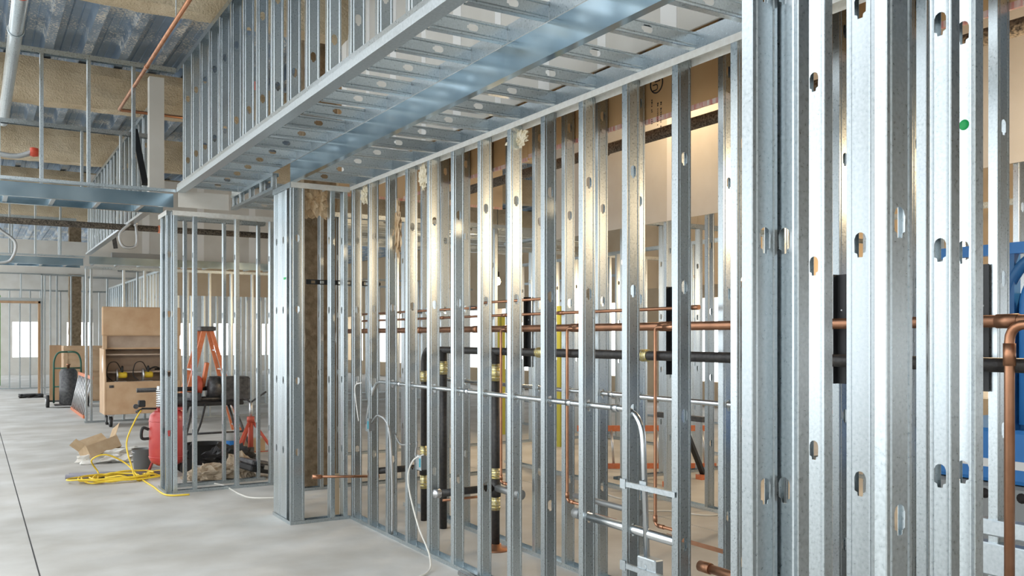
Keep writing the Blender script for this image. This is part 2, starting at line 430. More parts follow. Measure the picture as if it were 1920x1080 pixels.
si = thing('inner_soffit', (2.47, 1.75, ZT), 'inner soffit ladder of dark steel joists beside the main wall', 'soffit framing')
def header(parent, axis, f, a0, a1, zb, zt, lip=.05, m='header_steel', sgn=1):
    b = sheet([(lip, zt - zb), (0, zt - zb), (0, 0), (lip, 0)], a1 - a0, .002); m_ = MB()
    if axis == 'Y': m_.add([(f + sgn*v.x, a0 + v.z, zb + v.y) for v in b.v], b.f)
    else: m_.add([(a0 + v.z, f + sgn*v.x, zb + v.y) for v in b.v], b.f)
    return part('header', m_, m, parent)
header(si, 'Y', 2.47, 1.75, 7.95, ZT, ZB)
for k in range(-3, 12):
    y = 3.246 + .41*k
    if y < 7.8: joist_x(si, 2.474, 3.036, y, ZT + .004, .08)
part('wall_side_track', MB().box(3.036, 3.0385, 1.75, 7.94, ZT + .001, ZT + .09), 'galv', si)
lad = thing('soffit_ladder', (2.47, 8.5, ZT), 'small steel ladder frame continuing the header beyond the end post', 'soffit framing')
track('bottom_track', lad, 'Y', 2.47, 8.5, 10.12, ZT + .01, .06, .03); track('top_track', lad, 'Y', 2.47, 8.5, 10.12, ZB, .06, .03, False)
for y in (8.55, 8.95, 9.35, 9.75, 10.05): stud_y(lad, 2.47, y, ZT + .013, ZB - .003, .056, .03)
for y in (8.7, 9.1, 9.5, 9.9): joist_x(lad, 2.53, 3.3, y, ZT + .014)
single('drywall_closure', MB().box(1.92, 2.462, 10.185, 10.198, 3.14, 3.32), 'drywall', 'white drywall strip closing the end of the outer soffit', 'drywall')
# upper bulkhead on the aisle side
frame_wall('wall_bulkhead', 'upper stud bulkhead running along the aisle above the outer soffit', 'Y', 1.905, 2.2, 10.17, ZB + .052, ZU, [5.0 + .4065*k - .041 for k in range(-6, 13)], hole0=.33)

# ---- near posts in the right foreground
wn = thing('wall_near', (1.70, .7, 0), 'nearest steel stud wall cluster filling the right foreground', None, None, 'structure')
HN = 3.1
stud_y(wn, 1.714, 1.626, .002, HN, .094, .036); stud_y(wn, 1.692, 1.218, .002, HN, .092, .030); stud_y(wn, 1.69, .812, .002, HN)
stud_x(wn, 1.815, 1.565, .002, HN); stud_x(wn, 2.07, 1.526, .002, HN, .092)
stud_x(wn, 2.547, 2.08, .002, HN)
stud_x(wn, 2.387, 1.509, .002, HN, .068); stud_x(wn, 2.513, 1.514, .002, HN, .075)
track('bottom_track', wn, 'Y', 1.69, .75, 1.70, 0); track('bottom_track', wn, 'X', 1.52, 1.81, 2.56, 0, .15)
track('top_track', wn, 'Y', 1.69, .75, 1.70, HN, up=False); track('top_track', wn, 'X', 1.52, 1.81, 2.56, HN, .15, up=False)
part('paint_mark', MB().lathe([(.016, 0), (.0155, .0006), (.006, .0008)], (2.5128, 1.548, 2.345), 14, (-1, 0, 0)), 'paint_green', wn, 'green paint spot on a stud web')
# ---- bays down the aisle
def cross_bay(Y, n, near, xl=-5.2):
    z0, z1 = ZT, ZB
    who = ('nearer', 'farther')[n]
    s = thing('cross_soffit', (xl, Y, ZT), '%s soffit of steel header and joists spanning across the aisle' % who, 'soffit framing')
    header(s, 'X', Y, xl, 1.87, ZT + .005, ZB - .02, .05, 'header_steel')
    header(s, 'X', Y + .62, xl, 1.87, ZT + .005, ZB - .05, .05, 'header_steel', -1)
    for x in rng(-4.9, 1.85, .43): joist_y(s, x, Y + .006, Y + .612, ZT + .012, .092)
    pos = [0.60 - .022 + .4365*k for k in range(-12, 3)]
    frame_wall('wall_cross_bulkhead', '%s stud bulkhead standing on the cross soffit up to the roof' % who, 'X', Y, xl, 1.9, ZB, ZU, pos, .065, .035, hole0=.33)
    frame_wall('wall_rear_bulkhead', 'thin stud row behind the %s cross bulkhead' % who, 'X', Y + 1.7, xl, 1.9, ZB, 4.27, [p + .1 for p in pos], .065, .03, hole0=.33)
cross_bay(10.2, 0, True); cross_bay(19.5, 1, False)
frame_wall('wall_stub_near', 'steel stud stub wall at the side of the aisle beside the red compressor', 'X', 10.2, 1.86, 3.0, 0, ZT - .03, [1.87, 2.08, 2.54, 2.93], .075, .042, topm='track_lit')
frame_wall('wall_stub_rear', 'rear stud row of the stub wall beside the red compressor', 'X', 10.62, 1.82, 3.0, 0, ZT - .03, [1.83, 2.06, 2.5, 2.9], .065, .036)
frame_wall('wall_stub_end', 'stud end of the stub wall facing the aisle', 'Y', 1.80, 10.2, 10.7, 0, ZT - .03, [10.24, 10.55], .065, .04, topm='track_lit')
frame_wall('wall_stub_far', 'far stud stub wall behind the tan tool chest', 'X', 19.5, 1.9, 6.4, 0, ZT, [1.91, 2.0, 2.6, 3.0, 3.42, 3.85, 4.3, 4.75, 5.2, 5.65, 6.1], .092, .041)
frame_wall('wall_aisle_upper', 'upper stud bulkhead along the aisle in the second bay', 'Y', 1.905, 12.0, 19.4, ZB + .05, ZU, rng(12.1, 19.3, .4065), hole0=.33)
dw2 = thing('wall_far_drywall', (2.0, 19.72, 3.35), 'off-white taped drywall high above the far stub wall', None, None, 'structure')
for k in range(4):
    x0 = 2.0 + k*1.1; part('drywall_sheet', MB().box(x0, x0 + 1.095, 19.72, 19.735, 3.35, 5.0), 'drywall', dw2)
    part('joint_tape', MB().box(x0 + 1.0, x0 + 1.14, 19.716, 19.72, 3.35, 5.0), 'drywall_tape', dw2)
fs = thing('side_soffit', (1.95, 18.9, ZT), 'steel joist soffit over the tool chest in front of the far stub wall', 'soffit framing')
header(fs, 'X', 18.9, 1.92, 6.2, ZT + .005, ZB - .02, .05, 'header_steel')
for x in rng(2.0, 6.1, .43): joist_y(fs, x, 18.906, 19.49, ZT + .012)
# dense bright studs beyond
frame_wall('wall_back_dense', 'long row of bright closely set studs behind the orange stepladder', 'X', 22.5, 2.9, 12, 0, 3.3, rng(3.0, 11.9, .305))
frame_wall('wall_back_dense_rear', 'second row of studs behind the bright closely set studs', 'X', 25.5, 2.5, 14, 0, 3.3, rng(2.6, 13.9, .405))
ud = thing('wall_dark_drywall', (4.2, 22.42, 2.7), 'dull drywall strips hung high on the bright stud row', None, None, 'structure')
for k in range(3): part('drywall_sheet', MB().box(4.2 + k*1.22, 5.414 + k*1.22, 22.40, 22.413, 2.72 - .0*k, 3.9), 'board_tan', ud)
frame_wall('wall_aisle_inner', 'row of studs along the aisle past the tan tool chest', 'Y', 3.5, 20.2, 29.5, 0, 3.2, rng(20.3, 29.4, .4065))
# end wall with door opening
ew = frame_wall('wall_end', 'stud wall with a wide doorway at the far end of the aisle', 'X', 29.7, 1.72, 2.9, 0, 3.6, [1.73, 1.8, 1.95, 2.12, 2.5, 2.85])
for x in rng(-4.4, 1.3, .62): stud_x(ew, x, 29.7, 2.86, 3.6)
track('door_header', ew, 'X', 29.66, -5, 1.75, 2.78, .16, .09); track('top_track', ew, 'X', 29.7, -5, 1.75, 3.6, up=False)
part('door_jamb', MB().box(1.64, 1.70, 29.64, 29.84, 0, 2.78), 'wood', ew, 'raw wooden door jamb'); part('door_head', MB().box(-5, 1.70, 29.64, 29.84, 2.71, 2.775), 'wood', ew)
dw3 = thing('wall_end_upper', (-5, 29.9, 3.62), 'white drywall strip above the far doorway', None, None, 'structure')
for k in range(8): part('drywall_sheet', MB().box(-5 + k*1.2, -3.81 + k*1.2, 29.78, 29.8, 3.62, 4.6), 'drywall', dw3)
frame_wall('wall_beyond', 'studs in the room beyond the far doorway', 'X', 33.5, -4, 4, 0, 3.3, rng(-3.8, 3.9, .3))
frame_wall('wall_beyond_side', 'studs running back in the room beyond the far doorway', 'Y', .2, 34.2, 40, 0, 3.3, rng(34.4, 39.8, .406))
# ---- rooms behind the chase
frame_wall('wall_room', 'spaced studs carrying a drywall bulkhead in the room behind the chase', 'Y', 6.2, 2.0, 10.4, 0, 3.0, rng(2.2, 10.3, .61), topleg=.03)
rb = thing('wall_room_bulkhead', (6.15, 2, 2.92), 'grey drywall bulkhead high in the room behind the chase', None, None, 'structure')
for k in range(5):
    y0 = 3.3 + k*1.22 - 2.44*(k > 4)
    part('drywall_sheet', MB().box(6.15, 6.163, y0, y0 + 1.216, 2.92, 5.2), 'drywall', rb)
    part('joint_tape', MB().box(6.146, 6.15, y0 + 1.16, y0 + 1.27, 2.92, 5.2), 'drywall_tape', rb)
ob = thing('wall_room_end', (3.9, 10.6, 3.5), 'warm lit tan board bulkhead across the room behind the chase', None, None, 'structure')
for k in range(2):
    part('board_sheet', MB().box(3.9 + 1.2*k, 5.095 + 1.2*k, 10.6, 10.613, 3.49, 5.2), 'board_tan', ob)
    part('edge_tape', MB().box(3.9 + 1.2*k, 5.09 + 1.2*k, 10.597, 10.6, 3.488, 3.52), 'tape_print', ob)
rs = thing('room_soffit', (3.9, 11.2, 3.2), 'steel joist soffit past the warm board bulkhead', 'soffit framing')
for y in (11.2, 11.8, 12.4, 13.0, 13.6): joist_x(rs, 3.9, 8.5, y, 3.2, .15)
frame_wall('wall_room_cross', 'cross row of studs in the room behind the chase', 'X', 12.2, 4.1, 11, 0, 3.15, [4.2, 4.6, 5.0, 5.4, 7.0, 7.4, 7.8, 8.6, 9.4, 10.2])
frame_wall('wall_room_mid', 'middle cross row of studs in the room behind the chase', 'X', 8.4, 6.6, 12.3, 0, 3.15, rng(6.7, 12.2, .61))
frame_wall('wall_room_deep', 'deep row of studs far behind the chase', 'Y', 9.2, 2.5, 15, 0, 3.15, rng(2.6, 14.8, .61))
frame_wall('wall_room_rear', 'rearmost row of studs with bright gaps behind the chase', 'Y', 12.5, 1, 20, 0, 3.15, rng(1.2, 19.8, .813))
dk = thing('wall_room_drywall', (12.4, 2, 2.4), 'drywall strips above the rearmost stud row', None, None, 'structure')
for k in range(12): part('drywall_sheet', MB().box(12.38, 12.393, 1.0 + k*1.22, 2.215 + k*1.22, 2.75, 5.2), 'board_tan', dk)
# foam sprayed steel column
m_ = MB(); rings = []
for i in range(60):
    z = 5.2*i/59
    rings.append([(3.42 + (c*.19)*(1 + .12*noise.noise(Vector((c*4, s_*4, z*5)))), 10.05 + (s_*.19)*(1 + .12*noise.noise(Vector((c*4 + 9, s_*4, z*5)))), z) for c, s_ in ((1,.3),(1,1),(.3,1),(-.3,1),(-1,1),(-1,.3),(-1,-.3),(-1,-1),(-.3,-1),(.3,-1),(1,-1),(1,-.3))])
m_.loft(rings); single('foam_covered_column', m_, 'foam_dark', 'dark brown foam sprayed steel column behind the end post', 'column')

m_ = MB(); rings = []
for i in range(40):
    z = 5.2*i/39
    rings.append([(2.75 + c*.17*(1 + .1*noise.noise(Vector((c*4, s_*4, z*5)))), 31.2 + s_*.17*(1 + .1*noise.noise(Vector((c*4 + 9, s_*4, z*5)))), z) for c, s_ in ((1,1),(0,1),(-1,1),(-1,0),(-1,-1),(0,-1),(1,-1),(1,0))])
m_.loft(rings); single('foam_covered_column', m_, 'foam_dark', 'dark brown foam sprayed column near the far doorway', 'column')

# ================================================================== PLUMBING AND WIRING IN THE CHASE
PX = 3.6
def ring_y(mb, y, x, z, r, l): mb.cyl((x, y - l/2, z), (x, y + l/2, z), r, 16)
def pipe_thing(name, pts, r, m, label, cat, bend=.06, n=14, group=None):
    t = thing(name, pts[0], label, cat, group); part('pipe', MB().tube(elbowed(pts, bend), r, n), m, t); return t
t = pipe_thing('copper_pipe', [(PX, .9, 1.78), (PX, 9.45, 1.78)], .026, 'copper_old', 'thick brown copper main running level behind the studs', 'pipe')
for y in (2.03, 3.05, 4.12, 5.06, 5.98, 6.5, 7.6): part('coupling', (lambda b: (ring_y(b, y, PX, 1.78, .0295, .09), b)[1])(MB()), 'copper_old', t)
t = pipe_thing('copper_pipe', [(3.64, 3.88, 1.89), (3.64, 9.4, 1.89)], .011, 'copper_old', 'thin copper line just above the copper main', 'pipe')
for y in (3.9, 5.3, 6.1, 7.2): part('fitting', (lambda b: (ring_y(b, y, 3.64, 1.89, .0145, .06), b)[1])(MB()), 'copper_old', t)
t = pipe_thing('copper_pipe', [(3.68, 5.62, 2.005), (3.68, 6.52, 2.005), (3.68, 6.52, .37), (3.3, 6.52, .37)], .0105, 'copper', 'thin copper line, uppermost of three, dropping down at a corner', 'pipe', .03)
t = pipe_thing('copper_pipe', [(3.66, 6.6, 1.965), (3.66, 9.4, 1.965)], .0105, 'copper_old', 'short thin copper line at the left end between the two thin lines', 'pipe')
for y in (6.68, 7.9): part('clamp', MB().box(3.645, 3.752, y, y + .02, 1.945, 1.985), 'cast_grey', t)
for (y, lab) in ((5.09, 'copper drop pipe left of the electrical conduit bend, ending in a level foot'), (4.155, 'copper drop pipe beside the downward conduit bend'), (6.0, 'copper drop pipe beside the tallest black stack')):
    t = thing('copper_riser', (3.55, y, .5), lab, 'pipe')
    part('pipe', MB().tube(elbowed([(3.55, y - .16, 1.775), (3.55, y, 1.775), (3.55, y, .57), (3.55, y - .3, .57)], .03), .0105, 12), 'copper', t)
    part('tee', MB().cyl((3.55, y - .18, 1.775), (3.55, y - .08, 1.775), .016).cyl((3.55, y - .2, 1.776), (3.6, y - .2, 1.777), .016), 'copper', t)
    part('elbow', MB().cyl((3.55, y, .63), (3.55, y, .59), .0135).cyl((3.55, y - .03, .57), (3.55, y - .08, .57), .0135), 'copper', t)
    if y < 5.5:
        p_ = MB().box(3.5, 3.502, y - .62, y - .16, .53, .555)
        part('strap', p_, 'copper_old', t)
t = thing('copper_riser', (3.53, 2.02, 0), 'thick copper riser dropping to the floor at the right edge', 'pipe')
part('pipe', MB().tube(elbowed([(3.53, 1.4, 1.765), (3.53, 1.985, 1.765), (3.53, 1.985, .0)], .07), .0195, 16), 'copper', t)
part('coupling', MB().cyl((3.53, 1.985, 1.69), (3.53, 1.985, 1.60), .0235, 16), 'copper', t)
# black waste line with its stacks
t = thing('waste_pipe', (PX, 1.0, 0), 'black iron waste line with three stacks running down to the floor', 'pipe')
part('pipe', MB().tube(elbowed([(PX, .9, 1.6), (PX, 7.5, 1.6), (PX, 7.5, 0)], .14, 8), .030, 16), 'black_iron', t)
for y in (7.1, 6.17):
    part('stack', MB().cyl((PX, y, 1.6), (PX, y, 0), .033, 16), 'black_iron', t)
for p0, p1 in [((PX, 7.5, 1.40), (PX, 7.5, 1.30)), ((PX, 7.1, 1.5), (PX, 7.1, 1.38)), ((PX, 6.17, 1.5), (PX, 6.17, 1.36)), ((PX, 6.17, .66), (PX, 6.17, .56)), ((PX, 6.17, .44), (PX, 6.17, .32)), ((PX, 7.5, .44), (PX, 7.5, .3)), ((PX, 7.5, .7), (PX, 7.5, .58)), ((PX, 4.35, 1.6), (PX, 4.27, 1.6)), ((PX, 5.55, 1.6), (PX, 5.45, 1.6)), ((PX, 6.35, 1.6), (PX, 6.28, 1.6)), ((PX, 7.22, 1.6), (PX, 7.3, 1.6))]:
    b = MB(); p0 = Vector(p0); p1 = Vector(p1)
    b.cyl(p0, p1, .036, 18)
    for k in (.2, .4, .6, .8): q = p0.lerp(p1, k); d = (p1 - p0).normalized()*.005; b.cyl(q - d, q + d, .039, 18)
    part('clamp', b, 'coupling', t)
for y in (7.5, 6.17):
    s_ = part('stub', MB().cyl((PX, y, .5), (3.10, y, .5), .030, 16).cyl((PX, y, .43), (PX, y, .57), .042, 16), 'black_iron', t)
    part('cap', MB().lathe([(.034, 0), (.034, .05), (.02, .052), (.014, .06), (.0, .06)], (3.10, y, .5), 18, (-1, 0, 0)), 'silver', s_)
part('stub', MB().cyl((PX, 5.9, .5), (PX, 6.17, .5), .030, 16).cyl((PX, 5.78, .5), (PX, 5.92, .5), .04, 16), 'cast_grey', t)
part('floor_flange', MB().lathe([(.12, 0), (.115, .012), (.05, .02), (.045, .05)], (PX, 6.17, 0), 18), 'copper_old', t)
# electrical conduit
t = thing('conduit', (3.086, 7.45, .9), 'thin grey electrical conduit threaded through the front studs and bent down at both ends', 'conduit')
cp = elbowed([(3.03, 7.52, .93), (3.086, 7.46, 1.317), (3.086, 3.72, 1.317), (3.07, 3.66, .53)], .17, 10)
part('tube', MB().tube(cp, .0165, 12), 'emt', t)
for y in (6.9, 5.7, 4.4, 3.95): part('coupling', (lambda b: (ring_y(b, y, 3.086, 1.317, .0205, .05), b)[1])(MB()), 'emt', t)
t = thing('conduit', (3.795, 3.9, 1.317), 'thin grey conduit threaded through the rear row of studs', 'conduit')
part('tube', MB().cyl((3.795, 3.4, 1.317), (3.795, 7.4, 1.317), .0165, 12), 'emt', t)
for y in (4.9, 6.1): part('coupling', (lambda b: (ring_y(b, y, 3.795, 1.317, .0205, .05), b)[1])(MB()), 'emt', t)
t = pipe_thing('steel_pipe', [(3.088, 3.44, .661), (3.088, 4.34, .661)], .026, 'emt', 'stout grey pipe low down through the front studs near the junction box', 'pipe')
part('collar', MB().cyl((3.088, 4.28, .661), (3.088, 4.345, .661), .032, 16), 'cast_grey', t)
t = pipe_thing('steel_pipe', [(3.55, 4.3, .62), (3.55, 5.0, .62)], .02, 'cast_grey', 'short dark stub pipe behind the copper drop foot', 'pipe')
t = pipe_thing('steel_pipe', [(3.3, 3.05, .50), (3.3, 3.5, .50)], .024, 'copper_old', 'short thick pipe stub with a rusty end low beside the near posts', 'pipe')
part('collar', MB().cyl((3.3, 3.42, .5), (3.3, 3.5, .5), .029, 16), 'copper_old', t)
# junction box with its brackets
t = thing('junction_box', (3.07, 3.66, .43), 'square steel junction box on brackets at the foot of the bent conduit', 'electrical box')
part('box', MB().cbox(3.04, 3.10, 3.56, 3.71, .42, .545, .006), 'galv_bright', t)
for dy, dz in ((0, 0), (.045, 0), (.02, .03)):
    part('knockout', MB().lathe([(.013, 0), (.013, .002), (.010, .0035)], (3.04, 3.62 + dy, .465 + dz), 14, (-1, 0, 0)), 'galv_bright', t)
for z in (.455, .90):
    part('bracket', MB().box(3.032, 3.034, 3.40, 3.80, z, z + .028).box(3.032, 3.045, 3.40, 3.80, z + .027, z + .029).box(3.029, 3.034, 3.795, 3.84, z - .012, z + .04), 'galv_bright', t)
part('strap', MB().box(3.05, 3.054, 3.645, 3.70, .90, .945), 'galv_bright', t)
for i, (y, z, lab) in enumerate([(7.5, .87, 'small grey switch box under the far end of the conduit'), (6.42, .66, 'small grey switch box on a stud above the capped black stub')]):
    t = thing('switch_box', (3.05, y, z), lab, 'electrical box')
    part('box', MB().cbox(3.035, 3.09, y - .05, y + .02, z, z + .11, .004), 'cast_grey', t)
    part('cover', MB().box(3.030, 3.035, y - .055, y + .025, z - .004, z + .114), 'galv_bright', t)
    part('opening', MB().box(3.028, 3.031, y - .045, y - .02, z + .02, z + .09), 'teal', t)
def cable(name, pts, r, m, label, cat='cable', k=8, n=8): return single(name, MB().tube(spline(pts, k), r, n), m, label, cat)
cable('cable', [(3.05, 7.42, .95), (3.02, 7.2, 1.03), (3.05, 7.05, .93), (3.05, 6.98, .5), (3.06, 7.0, .03)], .011, 'flex', 'armoured cable dropping to the floor below the far switch box')
cable('cable', [(3.09, 7.0, .88), (3.05, 6.8, .82), (3.06, 6.62, .84)], .009, 'flex', 'short armoured cable looped between studs left of the black stack')
cable('cable', [(3.09, 6.56, .86), (3.03, 6.46, .76), (3.06, 6.40, .77)], .009, 'flex', 'short armoured cable entering the second switch box')
cable('cord', [(3.06, 6.38, .78), (3.0, 6.46, .72), (2.98, 6.5, .55), (2.97, 6.3, .25), (2.93, 6.0, .06), (2.75, 5.75, .008), (2.3, 5.7, .008), (1.8, 5.65, .008), (1.3, 5.2, .008), (1.1, 4.9, .008)], .007, 'cable', 'cream cord hanging from a switch box and trailing over the floor')
cable('wire', [(3.0, 7.62, .95), (2.98, 7.66, 1.25), (3.0, 7.55, 1.3), (3.03, 7.74, 1.28), (3.045, 7.78, 1.3)], .005, 'cable_white', 'thin white wire loop hanging beside the far corner')
t = pipe_thing('copper_pipe', [(2.62, 7.72, .46), (3.2, 7.62, .43)], .012, 'copper_old', 'short level copper pipe across the far corner studs', 'pipe')
part('fitting', MB().cyl((2.60, 7.723, .46), (2.68, 7.71, .456), .02).cyl((3.13, 7.632, .433), (3.2, 7.62, .43), .02), 'copper', t)
single('loose_conduit', MB().cyl((2.985, 5.62, .024), (2.985, 4.2, .024), .022, 14), 'emt', 'loose steel conduit length lying against the bottom track', 'conduit')
# backing plates
def plate_y(y, lab):
    t = thing('backing_plate', (3.70, y, 1.48), lab, 'steel plate', 'black backing plates')
    part('plate', MB().box(3.735, 3.741, y, y + .05, 1.48, 2.03), 'plate_black', t); part('return', MB().box(3.705, 3.741, y + .05, y + .054, 1.48, 2.03), 'plate_black', t)
    part('screw', MB().lathe([(.006, 0), (.004, .003)], (3.735, y + .025, 1.85), 8, (-1, 0, 0)), 'silver', t)
plate_y(2.19, 'black steel backing plate nearest the right edge'); plate_y(2.92, 'black steel backing plate seen in the gap between the near posts')
plate_y(4.18, 'black steel backing plate right of the copper drop pipes'); plate_y(5.86, 'black steel backing plate left of the copper drop pipes')
t = thing('slotted_strap', (2.76, 8.32, 2.23), 'black slotted strap screwed level across the far corner studs', 'strap')
for z0, z1 in ((2.225, 2.235), (2.262, 2.272)): part('edge', MB().box(2.74, 3.5, 8.32, 8.324, z0, z1), 'plate_black', t)
for x in rng(2.74, 3.48, .09): part('web', MB().box(x, x + .05, 8.32, 8.324, 2.235, 2.262), 'plate_black', t)
# insulation tufts
def tuft(c, rx, ry, rz, seed, m, lab): single('insulation_tuft', MB().blob(c, rx, ry, rz, seed, .75, 3.4, 4), m, lab, 'insulation', 'loose insulation scraps')
tuft((2.72, 8.05, 2.98), .15, .04, .13, 1, 'insul', 'brown insulation batt stuffed into the top of the far return')
tuft((3.13, 7.05, 2.65), .02, .07, .22, 2, 'insul', 'brown insulation hanging in the stud bay near the far corner')
tuft((3.09, 6.45, 3.0), .015, .06, .09, 3, 'insul_pale', 'pale insulation scrap caught under the top track at mid wall')
tuft((3.10, 5.02, 3.03), .015, .11, .05, 4, 'insul_pale', 'pale yellow insulation scrap hanging from the top track')
tuft((3.09, 7.68, 3.03), .02, .08, .07, 5, 'insul_pale', 'small pale insulation scrap at the far corner of the top track')
# printed mark on the brown board
def text_mesh(body, size):
    c = bpy.data.curves.new('print', 'FONT'); c.body = body; c.size = size; c.extrude = .0004; c.align_x = 'CENTER'; c.align_y = 'CENTER'
    o = bpy.data.objects.new('print', c); COL.objects.link(o); dg = bpy.context.evaluated_depsgraph_get()
    me = bpy.data.meshes.new_from_object(o.evaluated_get(dg)); bpy.data.objects.remove(o); bpy.data.curves.remove(c); return me
RP = Matrix(((0, 0, -1), (0, -1, 0), (-1, 0, 0)))
def on_board(body, size, p, rot): 
    # text facing -X, reading direction turned on the board
    right = Vector((0, -math.cos(rot), math.sin(rot))); nrm = Vector((-1, 0, 0)); up = nrm.cross(right)
    me = text_mesh(body, size); o = link('printed_text', me, 'ink', bb, p, Matrix((right, up, nrm)).transposed().to_euler()); return o
pc = onX(1231, 157, 3.8485)
b = MB().torus(pc, .060, .0045, (1, 0, 0), 32, 6); part('printed_ring', b, 'ink', bb)
on_board('U', .075, pc + Vector((0, .010, -.022)), R(90)); on_board('L', .075, pc + Vector((0, -.012, .024)), R(90))
rd = random.Random(5); b = MB()
for k, px in enumerate((1222, 1233, 1239)):                         # three faint lines of print too small to read
    q = onX(px, 187 + 2*k, 3.8485); z = q.z
    for i in range(13):
        h = .005 + .006*rd.random()
        if rd.random() > .25: b.box(3.8482, 3.8488, q.y - .004*rd.random() - .004, q.y + .004, z - h, z)
        z -= .013
part('printed_lines', b, 'ink', bb)
# handwritten number on the rear stud, print down a near stud
def on_web_y(body, size, p, parent, rot=0):
    right = Vector((math.cos(rot), 0, math.sin(rot))); nrm = Vector((0, -1, 0)); up = nrm.cross(right)
    return link('printed_text', text_mesh(body, size), 'ink', parent, p, Matrix((right, up, nrm)).transposed().to_euler())
on_web_y('282', .035, onX(1873, 656, 3.80), wc)
# black sprinkler mains above
t = pipe_thing('sprinkler_pipe', [(5.0, 2.0, 3.45), (5.0, 9.8, 3.45)], .05, 'black_sprayed', 'black speckled sprinkler pipe behind the brown board', 'pipe')
for y in (3.6, 6.6): part('coupling', (lambda b: (ring_y(b, y, 5.0, 3.45, .065, .09), b)[1])(MB()), 'black_sprayed', t)
t = pipe_thing('sprinkler_pipe', [(-5, 14.0, 3.32), (4.2, 14.0, 3.32)], .045, 'black_sprayed', 'long black speckled sprinkler pipe crossing the aisle', 'pipe')
part('coupling', MB().cyl((2.35, 14, 3.32), (2.5, 14, 3.32), .058, 16), 'orange', t, 'orange coupling')
def flex_drop(pts, lab, capdir=(0, 0, 1), r=.02):
    t = thing('sprinkler_hose', pts[-1], lab, 'hose'); part('hose', MB().tube(spline(pts, 8), r, 10), 'flex', t)
    p = Vector(pts[0]); part('cap', MB().lathe([(r*1.6, -.03), (r*1.9, 0), (r*1.6, .05)], p, 12, capdir), 'red_fitting', t)
    q = Vector(pts[-1]); part('nozzle', MB().lathe([(r*1.5, -.03), (r*1.5, .03), (r*.7, .06)], q, 10, capdir), 'silver', t)
flex_drop([(2.06, 13.85, 3.52), (1.98, 13.8, 3.4), (1.80, 13.8, 3.2), (1.85, 13.8, 3.02), (2.02, 13.8, 3.05), (2.02, 13.85, 3.36)], 'silver flexible sprinkler hose looped under the black pipe')
p0 = onX(455, 168, 2.02); flex_drop([p0 + Vector((.12, 0, .05)), p0, p0 + Vector((0, -.02, -.15)), p0 + Vector((.08, -.05, -.3))], 'silver flexible hose hanging inside the upper stud bulkhead', (1, 0, 0), .022)
p0 = onY(62, 285, 10.9); flex_drop([p0, p0 + Vector((-.15, 0, -.06)), p0 + Vector((-.32, 0, -.05)), p0 + Vector((-.42, 0, 0))], 'silver flexible hose lying level behind the cross bulkhead', (1, 0, 0), .028)
p0 = onY(4, 440, 14.2); flex_drop([p0 + Vector((-.1, 0, .3)), p0 + Vector((-.05, 0, .1)), p0 + Vector((.16, 0, -.1)), p0 + Vector((.1, 0, -.35)), p0 + Vector((-.1, 0, -.4))], 'silver flexible hose curling down at the left edge')
# overhead pipes at upper left
t = pipe_thing('steel_main', [(.33, 5.2, 4.5), (.33, 13.2, 4.5)], .06, 'galv', 'large silver pipe running overhead at the upper left', 'pipe', n=18)
part('coupling', MB().cyl((.33, 7.95, 4.5), (.33, 8.1, 4.5), .08, 18), 'cast_grey', t)
part('gasket', MB().cyl((.33, 8.1, 4.5), (.33, 8.14, 4.5), .078, 18), 'red_fitting', t, 'red gasket ring')
part('outlet', MB().tube(spline([(.36, 7.3, 4.55), (.46, 7.5, 4.6), (.47, 7.8, 4.56), (.38, 8.0, 4.5)]), .035, 12), 'cast_grey', t)
part('hanger', MB().cyl((.33, 9.2, 4.56), (.33, 9.2, ZD), .006, 8).torus((.33, 9.2, 4.5), .066, .006, (0, 1, 0)), 'galv', t)
t = pipe_thing('copper_pipe', [(1.47, 4.6, 4.4), (1.47, 11.35, 4.4), (2.6, 11.35, 4.4)], .019, 'copper', 'long bright copper pipe slanting across the upper left to an elbow', 'pipe', .04)
for y in (7.2, 9.4): part('coupling', (lambda b: (ring_y(b, y, 1.47, 4.4, .0235, .07), b)[1])(MB()), 'copper', t)
part('hanger_rod', MB().cyl((1.47, 7.9, 4.42), (1.47, 7.9, ZD), .005, 8), 'galv', t)
single('drywall_edge', MB().box(1.72, 1.88, 10.80, 10.92, 3.25, 4.70), 'drywall', 'upright cream drywall end strip beside the copper elbow', 'drywall')
t = thing('brace_strut', (1.45, 11.0, 3.3), 'dark diagonal steel strut behind the near cross bulkhead', 'strut'); part('strut', MB().bar(onY(272, 346, 11.0), onY(252, 243, 11.87), .07, .03), 'plate_black', t); part('foot', MB().box(1.36, 1.60, 10.78, 11.07, 3.252, 3.30), 'galv', t)
a_ = onY(217, 466, 19.25); c_ = onY(204, 390, 19.25); d_ = (c_ - a_).normalized(); top = a_ + d_*((ZD + .002 - a_.z)/d_.z)
t = thing('brace_strut', (a_.x, 19.25, 3.23), 'dark steel strut slanting up before the far drywall', 'strut'); part('strut', MB().bar(a_, top, .08, .04), 'machine', t)
q0 = onY(209, 482, 19.25); q1 = onY(312, 466, 19.25); part('foot_channel', MB().box(q0.x, q1.x, 19.18, 19.32, 3.234, 3.40), 'cast_grey', t)
# window sill framing in the rear row near the right edge
t = thing('sill_frame', (3.75, 1.25, .6), 'bright steel sill rails fixed across the rear studs at the right edge', 'sill')
for z0, z1 in ((.86, .93), (.69, .83), (.60, .66)): part('rail', MB().cbox(3.735, 3.80, 1.25, 2.30, z0, z1, .006), 'galv_bright', t)
part('screw', MB().lathe([(.008, 0), (.005, .004)], (3.735, 2.27, .9), 8, (-1, 0, 0)), 'silver', t)
single('board_offcut', MB().box(2.905, 3.015, 8.16, 8.175, 0.0, .40), 'board_tan', 'tan board offcut standing on the floor behind the far return', 'board')

